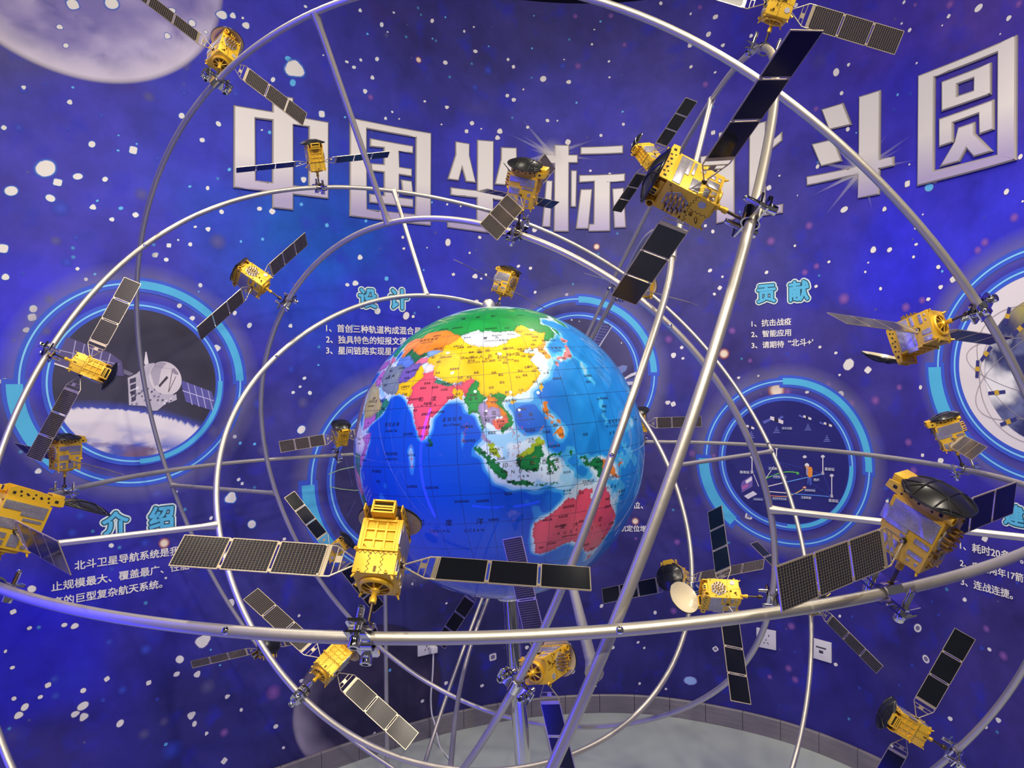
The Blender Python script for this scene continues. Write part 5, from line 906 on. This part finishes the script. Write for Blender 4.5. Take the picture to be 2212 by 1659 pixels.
# ------------------------------------------------------------------ sockets and cable on the wall
def wall_frame(px, py):
    s, z = px2w(px, py); p = w2p(s, z, .0005); t = w2p(s + .01, z) - w2p(s - .01, z); t /= np.linalg.norm(t); n = np.array([t[1], -t[0], 0.0])
    return Matrix([[t[0], n[0], 0, p[0]], [t[1], n[1], 0, p[1]], [0, 0, 1, p[2]], [0, 0, 0, 1]])     # X along, Y out of the wall, Z up
def socket(px, py, label, kind):
    e = link('wall_socket', None); e.matrix_world = wall_frame(px, py); tag(e, label, 'socket')
    b = MB(); b.box((0, .0045, 0), (.043, .0045, .043), 0, None, .003); b.build('face_plate', M['white'], e)
    b = MB()
    if kind == 'power':
        for x, z, w_, h_, r in ((-.012, .017, .0022, .0035, 0), (.012, .017, .0022, .0035, 0), (0, -.004, .0016, .0045, 0), (-.008, -.018, .0016, .0045, .6), (.008, -.018, .0016, .0045, -.6)):
            c, s = math.cos(r), math.sin(r); b.box((x, .0092, z), (w_, .0006, h_), 0, [[c, 0, s], [0, 1, 0], [-s, 0, c]])
        b.build('pin_slots', M['slot'], e)
    else:
        b.box((0, .0094, .012), (.022, .0006, .0028), 0); b.box((0, .0094, -.006), (.009, .0006, .006), 0); b.build('port', M['slot'], e); c = MB(); c.box((0, .0096, -.018), (.009, .0008, .003)); c.build('shutter', M['white'], e)
    return e
socket(920, 1393, 'white power socket low on the wall left of the chrome post', 'power')
socket(1656, 1379, 'white power socket low on the wall, right of the globe stand', 'power')
socket(1776, 1404, 'white network outlet beside the right power socket', 'net')
cord = link('power_cord', None); cord.matrix_world = wall_frame(931, 1399); tag(cord, 'white plug and cable hanging from the left socket to the floor', 'cable')
b = MB(); b.box((0, .025, 0), (.016, .016, .014), 0, None, .004); b.build('plug', M['white'], cord)
inv = cord.matrix_world.inverted(); base = w2p(*px2w(931, 1399), .028)
cp = [base + (0, 0, -.005)] + [w2p(px2w(x, y)[0], px2w(x, y)[1], o) for x, y, o in ((929, 1450, .03), (925, 1500, .03), (926, 1535, .035), (929, 1552, .05))]
zc = cp[-1]
def floor_pt(px, py): a, u = ray(px, py); t = -(EYE - .006) / u; return np.array([a * t, t, .006])
cp += [floor_pt(x, y) for x, y in ((950, 1612), (966, 1634), (978, 1652), (972, 1690), (930, 1740))]
b = MB(); b.tube([np.array(inv @ Vector(p)) for p in cr(cp, 10)], .0038, 10); b.build('cable', M['white'], cord)
# ------------------------------------------------------------------ satellite models
HX, HY, Z0, ZP, YL, PL, PW = 0.355, 0.43, 0.959, 0.371, 0.994, 2.642, 0.331
TOP = Z0 + 1
def scaled(b): b.v = [tuple(UNIT * c for c in p) for p in b.v]; return b
def wavy(b, p, q, nrm, n=9, amp=.02, wd=.008, mi=1):
    p = np.array(p); q = np.array(q); nrm = np.array(nrm); d = (q - p); sd = np.cross(nrm, d / np.linalg.norm(d)); t = np.linspace(0, 1, n * 6 + 1)
    P = [p + d * x + sd * amp * np.sign(math.sin(x * n * math.pi * 2)) * abs(math.sin(x * n * math.pi * 2)) ** .5 for x in t]
    vs = [x + sd * wd + nrm * .003 for x in P] + [x - sd * wd + nrm * .003 for x in P]; k = len(P)
    b.add(vs, [(i, i + 1, k + i + 1, k + i) for i in range(k - 1)], mi)
def m_body():
    b = MB(); b.box((0, 0, Z0 + .5), (HX, HY, .5), 0, None, .014)
    y = -HY
    for x in (-.27, -.09, .09, .27): b.box((x, y - .012, Z0 + .70), (.019, .022, .295), 0, None, .003)
    for z in (.425, .61, .795, .975): b.box((0, y - .012, Z0 + z), (.292, .022, .019), 0, None, .003)
    c, s = math.cos(.75), math.sin(.75); b.box((-.215, y - .012, Z0 + .50), (.085, .021, .016), 0, [[c, 0, s], [0, 1, 0], [-s, 0, c]], .004)
    for sx in (-1, 1): b.box((sx * .322, y - .012, Z0 + .70), (.030, .0215, .295), 0, None, .003)
    wavy(b, (-.355, y, Z0 + .375), (.355, y, Z0 + .375), (0, -1, 0), 8); 
    for x in (-.11, .11): wavy(b, (x, y, Z0 + .0), (x, y, Z0 + .375), (0, -1, 0), 4)
    b.box((.02, y - .005, Z0 + .08), (.022, .01, .05), 1)
    for x in (-.24, .22): b.box((x, y - .012, Z0 + .03), (.03, .03, .022), 0, None, .006); b.cyl((x, y - .03, Z0 + .03), (x, y - .06, Z0 + .045), .014, 8, 0)
    b.cyl((-.33, y + .02, Z0 + .40), (-.37, y - .05, Z0 + .42), .035, 10, 0)
    y = HY
    wavy(b, (-.355, y, Z0 + .36), (-.10, y, Z0 + .40), (0, 1, 0), 3); wavy(b, (.05, y, Z0 + .40), (.355, y, Z0 + .34), (0, 1, 0), 3); wavy(b, (0, y, Z0), (.02, y, Z0 + .36), (0, 1, 0), 4)
    wavy(b, (-.10, y, Z0 + .40), (.05, y, Z0 + .40), (0, 1, 0), 2, .01)
    for x, z in ((-.30, .93), (.30, .45), (-.05, .45), (.12, .42), (.3, .8), (.22, .12)): b.box((x, y + .01, Z0 + z), (.02, .014, .016), 1)
    b.cyl((.16, y, Z0 + .16), (.17, y + .07, Z0 + .14), .035, 8, 1, .02); b.box((.1, y + .02, Z0 + .3), (.012, .03, .035), 1)
    for sx in (-1, 1):
        b.cyl((sx * HX, 0, Z0 + ZP), (sx * (HX + .045), 0, Z0 + ZP), .052, 14, 2)
        for y_, z in ((-.38, .03), (.38, .03)): b.cyl((sx * .31, y_, Z0), (sx * .35, y_ * 1.06, Z0 - .075), .028, 8, 0, .016)
    b.cyl((-.355, .3, Z0 + .18), (-.44, .34, Z0 + .10), .022, 8, 0, .035); b.box((.37, -.36, Z0 + .05), (.03, .03, .03), 0)
    b.lathe([(.30, .0), (.30, -.055), (.275, -.075), (.245, -.075), (.235, -.05), (.235, 0.0)], 36, (0, 0, Z0)); b.lathe([(.0, -.004), (.236, -.004)], 36, (0, 0, Z0), None, 1)
    for k in range(8): a = k * math.pi / 4; b.cyl((.23 * math.cos(a), .23 * math.sin(a), Z0 - .05), (.05 * math.cos(a), .05 * math.sin(a), Z0 - .11), .013, 6, 0)
    b.lathe([(.09, -.01), (.085, -.13), (.05, -.16), (0, -.16)], 18, (0, 0, Z0))
    return scaled(b).mesh('body', [M['gold'], M['gold_dark'], M['hole']], 35)
def m_array():
    b = MB(); y = HY; c = (.02, Z0 + .685); hx = [(c[0] + .265 * math.cos(k * math.pi / 3), c[1] + .265 * math.sin(k * math.pi / 3)) for k in range(6)]
    b.add([(p[0], y + .001, p[1]) for p in hx] + [(p[0], y + .022, p[1]) for p in hx], [(6, 7, 8, 9, 10, 11)[::-1]] + [(i, (i + 1) % 6, 6 + (i + 1) % 6, 6 + i)[::-1] for i in range(6)], 0)
    for r, n in ((0, 1), (.095, 6), (.19, 12)):
        for k in range(n):
            a = 2 * math.pi * k / n + (.26 if n == 12 else 0); x, z = c[0] + r * math.cos(a), c[1] + r * math.sin(a); b.cyl((x, y + .02, z), (x, y + .135, z), .021, 8, 1); b.cyl((x, y + .135, z), (x, y + .15, z), .027, 8, 1)
    q = (-.215, Z0 + .215); hx = [(q[0] + .085 * math.cos(k * math.pi / 3 + .3), q[1] + .085 * math.sin(k * math.pi / 3 + .3)) for k in range(6)]
    b.add([(p[0], y + .001, p[1]) for p in hx] + [(p[0], y + .016, p[1]) for p in hx], [(6, 7, 8, 9, 10, 11)[::-1]] + [(i, (i + 1) % 6, 6 + (i + 1) % 6, 6 + i)[::-1] for i in range(6)], 0)
    return scaled(b).mesh('antenna_array', [M['grey'], M['rod']], 35)
def m_sheet(side):
    b = MB(); R = {1: ((-.40, .40, .60, .965), (-.52, -.40, .52, .80), (-.40, .0, .50, .60), (.14, .40, .44, .53), (-.10, .0, .40, .47), (-.38, -.24, .06, .30), (-.20, -.06, .06, .30), (.12, .38, .20, .29), (.16, .21, .09, .14), (.30, .35, .09, .14)),
                  -1: ((-.40, .40, .78, .95), (-.40, .05, .70, .78), (-.38, -.02, .60, .66), (.05, .38, .40, .60), (-.32, -.22, .40, .50), (-.13, .06, .06, .31), (-.30, -.19, .18, .29), (-.30, -.20, .06, .13), (.14, .38, .20, .31), (.14, .38, .06, .16))}[side]
    for y0, y1, z0, z1 in R: b.box((side * (HX + .006), (y0 + y1) / 2, Z0 + (z0 + z1) / 2), (.009, (y1 - y0) / 2, (z1 - z0) / 2), 0, None, .003)
    return scaled(b).mesh('silver_sheet', M['mesh'], 30)
def m_top():
    b = MB(); b.box((0, .02, TOP + .07), (.22, .34, .07), 0, None, .01); b.box((0, 0, TOP + .012), (.345, .42, .014), 0, None, .004)
    pf = [(.40, .02), (.41, .19), (.30, .25), (-.30, .23), (-.64, .19), (-.66, .05), (-.42, .02)]; n = len(pf)
    for sx in (-1, 1):
        vs = [(sx * (.315 + d), y, TOP + z) for d in (0, .022) for y, z in pf]
        b.add(vs, [tuple(range(n)), tuple(range(n, 2 * n))[::-1]] + [(i, n + i, n + (i + 1) % n, (i + 1) % n) for i in range(n)])
        for y, z, w_, h_, r in ((.31, .11, .03, .03, 0), (.2, .16, .022, .022, 0), (.17, .08, .018, .018, 0), (.06, .13, .035, .02, .5), (-.06, .08, .02, .02, 0), (-.08, .16, .018, .018, 0), (-.2, .12, .03, .024, .6), (-.33, .15, .022, .022, 0), (-.36, .07, .018, .018, 0), (-.5, .12, .035, .03, 0)):
            c, s = math.cos(r), math.sin(r); b.box((sx * .326, y, TOP + z), (.0135, w_, h_), 1, [[1, 0, 0], [0, c, -s], [0, s, c]])
    return scaled(b).mesh('top_bracket', [M['gold'], M['hole']], 30)
def m_feed():
    b = MB(); x, y0, y1, z0, z1 = .185, -.66, -.42, TOP + .03, TOP + .25
    b.box((0, (y0 + y1) / 2 + .03, (z0 + z1) / 2), (x - .03, (y1 - y0) / 2 - .04, (z1 - z0) / 2 - .01), 1)
    for z in (z0, z1, (z0 + z1) / 2): b.box((0, (y0 + y1) / 2, z), (x, (y1 - y0) / 2, .016), 0, None, .004)
    for sx in (-1, 1): b.box((sx * x, (y0 + y1) / 2, (z0 + z1) / 2), (.018, (y1 - y0) / 2, (z1 - z0) / 2 + .016), 0, None, .004)
    b.box((0, y0 + .012, z0 + .06), (x, .012, .012), 0)
    return scaled(b).mesh('feed_box', [M['gold'], M['hole']], 35)
def m_horn():
    b = MB(); c = np.array((.27, .44, TOP + .10)); R = np.array([[1, 0, 0], [0, 0, 1], [0, -1, 0]])
    b.lathe([(.085, -.06), (.088, .06), (.078, .066), (.062, .06), (.058, -.02)], 24, c, R); b.lathe([(0, -.02), (.06, -.02)], 24, c, R, 1); b.box((.27, .39, TOP + .06), (.05, .03, .05), 0)
    return scaled(b).mesh('horn', [M['gold'], M['hole']], 35)
def m_port():
    b = MB(); b.box((.0, .43, TOP + .15), (.085, .035, .06), 0, None, .006)
    for dx in (-.038, .038): b.box((dx, .468, TOP + .15), (.026, .004, .042), 1)
    return scaled(b).mesh('twin_port', [M['gold'], M['hole']], 35)
RD, DD = .57, .17
def m_dish():                    # origin at the hinge, bowl reaching towards +Y, hollow side down
    b = MB(); C = np.array((0, RD + .02, 0)); g = lambda r: DD * (1 - (r / RD) ** 2); n = 40
    prof = [(r, g(r)) for r in np.linspace(.0, RD, 12)]; b.lathe(prof, n, C, None, 0)
    b.lathe([(RD, 0), (RD + .012, -.012), (RD, -.022)], n, C, None, 0); b.lathe([(r, g(r) - .024) for r in np.linspace(RD, 0, 12)], n, C, None, 1)
    def rib(p, q, k=9):
        P = [np.array(p) + (np.array(q) - np.array(p)) * t for t in np.linspace(0, 1, k)]; b.tube([C + np.array((x[0], x[1], g(min(RD, math.hypot(*x))) + .006)) for x in P], .016, 6, False, 0)
    oc = [(RD * math.cos(a), RD * math.sin(a)) for a in np.radians(np.arange(22.5, 382, 45))]; s = .19
    for t in (-s, s):
        e = math.sqrt(RD ** 2 - t * t); rib((t, -e), (t, e), 15); rib((-e, t), (e, t), 15)
    for sx in (-1, 1):
        for sy in (-1, 1): rib((sx * s, sy * s), (sx * RD * .707, sy * RD * .707)); rib((sx * s, sy * RD * .943), (sx * RD * .943, sy * s), 9)
    b.tube([C + np.array((RD * math.cos(a), RD * math.sin(a), 0.004)) for a in np.linspace(0, 2 * math.pi, 40, endpoint=False)], .018, 6, True, 0)
    return scaled(b).mesh('dish', [M['dish_black'], M['dish_face']], 50)
def m_wing():
    b = MB(); L3 = PL / 3; t = .014
    for k in range(3):
        x0 = YL + k * L3 + (.02 if k else 0); x1 = YL + (k + 1) * L3 - (.02 if k < 2 else 0); e = .02
        b.box(((x0 + x1) / 2, 0, 0), ((x1 - x0) / 2, PW, t * .8), 2)
        q = [(x0 + e, -PW + e), (x1 - e, -PW + e), (x1 - e, PW - e), (x0 + e, PW - e)]
        b.add([(x, y, t) for x, y in q], [(0, 1, 2, 3)], 0, None, [(0, 0), (1, 0), (1, 1), (0, 1)]); b.add([(x, y, -t) for x, y in q], [(3, 2, 1, 0)], 1, None, [(0, 0)] * 4)
        if k:
            for y in (-PW + .05, PW - .05): b.box((x0 - .02, y, 0), (.03, .03, t * 1.1), 2)
    for y in (-PW + .03, PW - .03): b.lathe([(0, .03), (.02, .028), (.024, .01)], 10, (YL + .03, y, 0), None, 2)
    return scaled(b).mesh('solar_wing', [M['cells'], M['panel_black'], M['panel_edge']], 30)
def m_yoke():
    b = MB(); r = .016
    for s in (-1, 1): b.tube([(HX + .02, s * .012, 0), (.83, s * (PW - .02), 0), (YL + .01, s * (PW - .012), 0)], r, 8)
    for x, f in ((.69, .72), (.80, .97)): yy = (x - HX - .02) / (.83 - HX - .02) * (PW - .02); b.cyl((x, -yy, 0), (x, yy, 0), .012, 6)
    b.box((.745, -.04, 0), (.055, .07, .008), 0); b.box((.955, 0, 0), (.032, PW - .02, .012), 0)
    b.cyl((HX + .01, 0, 0), (HX + .07, 0, 0), .03, 10)
    return scaled(b).mesh('yoke', M['yoke'], 40)
def m_stem():
    b = MB(); b.cyl((0, 0, .12), (0, 0, Z0 - .12), .032, 12, 0); b.lathe([(.0, .18), (.075, .17), (.085, .24), (.06, .30), (.035, .31)], 14, (0, 0, 0), None, 0)
    b.lathe([(.035, Z0 - .34), (.065, Z0 - .33), (.065, Z0 - .24), (.05, Z0 - .22), (.05, Z0 - .12), (.085, Z0 - .1), (.085, Z0 - .02)], 16, (0, 0, 0), None, 1)
    return scaled(b).mesh('stem', [M['stem'], M['gold']], 40)
def m_clamp():                    # X across the tube, Y along it, Z towards the satellite
    b = MB()
    for s in (-1, 1):
        top = [(-.54, .075), (-.5, .055), (-.22, .05)] + [(.155 * math.cos(a), .155 * math.sin(a)) for a in np.radians(np.linspace(158, 22, 9))] + [(.22, .05), (.5, .055), (.54, .075)]
        n = len(top); hw = [.13, .17, .185] + [.185] * (n - 6) + [.185, .17, .13]
        vs = [(x, sy * w_, s * (z + d)) for d in (0, .04) for sy in (-1, 1) for (x, z), w_ in zip(top, hw)]; fs = []
        for i in range(n - 1): fs += [(i, i + 1, n + i + 1, n + i), (2 * n + i, 3 * n + i, 3 * n + i + 1, 2 * n + i + 1), (i, 2 * n + i, 2 * n + i + 1, i + 1), (n + i, n + i + 1, 3 * n + i + 1, 3 * n + i)]
        fs += [(0, n, 3 * n, 2 * n), (n - 1, 3 * n - 1, 4 * n - 1, 2 * n - 1)]
        b.add(vs, fs if s > 0 else [q[::-1] for q in fs])
    return scaled(b).mesh('clamp', M['chrome'], 40)
def m_bolt():
    b = MB(); b.lathe([(0, -.30), (.05, -.30), (.055, -.29), (.055, -.26)], 6, (0, 0, 0), None, 1); b.lathe([(.055, -.30), (.095, -.295), (.1, -.28), (.1, -.16), (.09, -.12), (.06, -.11)], 20)
    z = -.11; prof = []
    while z < .35: prof += [(.060, z), (.054, z + .01)]; z += .02
    prof += [(.058, .36), (.05, .38), (0, .38)]; b.lathe(prof, 16)
    return scaled(b).mesh('bolt', [M['chrome'], M['hole']], 50)
KIT = dict(body=m_body(), arr=m_array(), shp=m_sheet(1), shm=m_sheet(-1), top=m_top(), feed=m_feed(), horn=m_horn(), port=m_port(), dish=m_dish(), wing=m_wing(), yoke=m_yoke(), stem=m_stem(), clamp=m_clamp(), bolt=m_bolt())
def clamp_at(parent, Xc, Yc, Zc, o=(0, 0, 0)):
    k = link('clamp', KIT['clamp'], parent); k.matrix_local = Matrix([[Xc[0], Yc[0], Zc[0], o[0]], [Xc[1], Yc[1], Zc[1], o[1]], [Xc[2], Yc[2], Zc[2], o[2]], [0, 0, 0, 1]])
    for s in (-1, 1): q = link('bolt', KIT['bolt'], k); q.location = (s * .36 * UNIT, 0, 0)
    return k
GRP = 'satellite models on the orbit hoops'
def satellite(key, label, wings='gg', dish=0.0, dshift=None):
    ring, R, c, aw, t = POSE[key]; R = np.array(R); c = np.array(c) + (0, 0, EYE)
    e = link('satellite_model', None); e.matrix_world = Matrix([[*R[0], c[0]], [*R[1], c[1]], [*R[2], c[2]], [0, 0, 0, 1]])
    tag(e, label, 'satellite model', GRP)
    bd = link('body', KIT['body'], e)
    link('antenna_array', KIT['arr'], bd)
    for k in ('shp', 'shm'): link('silver_sheet', KIT[k], bd)
    tb = link('top_bracket', KIT['top'], e); [link(nm, KIT[k], tb) for nm, k in (('feed_box', 'feed'), ('horn', 'horn'), ('twin_port', 'port'))]
    d = link('dish', KIT['dish'], e); hy = -.55; hz = TOP + .235
    if dshift is None: d.matrix_local = Matrix.Translation((0, hy * UNIT, hz * UNIT)) @ Matrix.Rotation(math.radians(dish), 4, 'X')
    else: d.matrix_local = Matrix.Translation((dshift[0] * UNIT, dshift[1] * UNIT, dshift[2] * UNIT)) @ Matrix.Rotation(math.radians(dish), 4, 'X')
    link('stem', KIT['stem'], e)
    view = R.T @ (np.array([0, 0, EYE]) - c)
    for i, side in enumerate((-1, 1)):
        a = aw[i]; nrm = np.array([0, -math.sin(a), math.cos(a)])
        toward = nrm @ (view - np.array([side * 2.3 * UNIT, 0, (Z0 + ZP) * UNIT])) > 0
        if wings[i] == 'e': a = math.atan2(view[2] - (Z0 + ZP) * UNIT, view[1]) + .05          # turned edge on
        elif toward != (wings[i] == 'g'): a += math.pi
        wg = link('solar_wing', KIT['wing'], e)
        wg.matrix_local = Matrix.Translation((0, 0, (Z0 + ZP) * UNIT)) @ Matrix.Rotation(a, 4, 'X') @ (Matrix.Rotation(math.pi, 4, 'Z') if side < 0 else Matrix.Identity(4))
        link('yoke', KIT['yoke'], wg)
    # the clamp sits square on its tube
    T = R.T @ np.array(t); T /= np.linalg.norm(T); Zc = np.array([0, 0, 1.0]) - T * T[2]; Zc /= np.linalg.norm(Zc); Xc = np.cross(T, Zc)
    cl = np.array(near(ring, *proj(c))); o = R.T @ (cl - c); o = o - T * (o @ T)
    clamp_at(e, Xc, T, Zc, o)
    return e
def proj(p):
    a, u = p[0] / p[1], -(p[2] - EYE) / p[1]; c, s = math.cos(ROLL), math.sin(ROLL)      # back to lens position
    return PCX + FOC * (a * c - u * s), PCY + FOC * (a * s + u * c)
SATS = (
 ('S1', 'gold satellite model clamped on the blue lit hoop at upper left, under the printed moon', 'gg', 0),
 ('S2', 'small gold satellite with black wings standing upright in front of the first title character', 'pp', 0),
 ('S3', 'brown gold satellite with tan striped wing before the third and fourth title characters', 'gg', 0),
 ('S29', 'satellite with navy wings mostly hidden behind the brown gold satellite below the title', 'pp', 0),
 ('S4', 'small satellite with violet waffle face just behind the biggest satellite at upper right', 'pp', 42),
 ('S5', 'biggest gold satellite with long black wings on the steep hoop at upper right', 'pp', 0),
 ('S6', 'gold satellite cut off by the top edge, on the bend of the steep hoop', 'gg', 0),
 ('S7', 'gold satellite with rod antennas pointing up left above the left printed ring', 'gg', 0),
 ('S8', 'waffle faced gold satellite before the printed picture of a spacecraft at left', 'gg', 0),
 ('S9', 'upright gold satellite with a thin edge-on wing in front of the left printed ring', 'ep', 0),
 ('S10', 'gold satellite cut off by the left edge with one shining blue wing', 'pp', 0),
 ('S11', 'small satellite with edge-on wings standing just above the top of the globe', 'ee', 0),
 ('S12', 'small gold satellite with dark striped wing at the left edge of the globe', 'gg', 0),
 ('S13', 'satellite half hidden by the right edge of the globe, striped wing pointing right', 'gg', 0),
 ('S14', 'gold satellite with blue flank and open cream dish at far right', 'gp', 56),
 ('S15', 'grey flanked satellite with short striped wing before the far right printed ring', 'gg', 0),
 ('S16', 'large satellite with black ribbed dish and blue flank on the level hoop at lower right', 'pg', 0),
 ('S17', 'large bright gold satellite standing on the near level hoop in front of the globe', 'gp', 0),
 ('S18', 'gold satellite with rods and open cream dish at lower right, wings up and down', 'pp', 62),
 ('S19', 'satellite showing its round black dish, behind the cream dish at lower right', 'gp', 0),
 ('S20', 'satellite hidden behind the blue striped wing, its thin wings showing above and below', 'gp', 0),
 ('S21', 'gold satellite with waffle face before the printed planet at lower left', 'gg', 0),
 ('S22', 'small gold satellite with brown wings behind the large bright gold satellite', 'pp', 0),
 ('S23', 'satellite with black dish low at left, behind the level hoop and over plain starfield', 'gg', 0),
 ('S24', 'gold satellite with cream dish in front of the chrome post', 'pg', 0),
 ('S25', 'gold satellite with waffle face and black wing in the lower right corner', 'pp', 0),
 ('S26', 'satellite hidden behind the bottom of the globe, one dark wing hanging out at left', 'pp', 0),
 ('S28', 'satellite hidden behind the dark lower wing of the biggest satellite, thin wing tips showing', 'ee', 0))
for key, lab, wg, ds in SATS:
    if key == 'S10': satellite(key, lab, wg, 0, (0, -1.72, TOP + .12))
    else: satellite(key, lab, wg, ds)
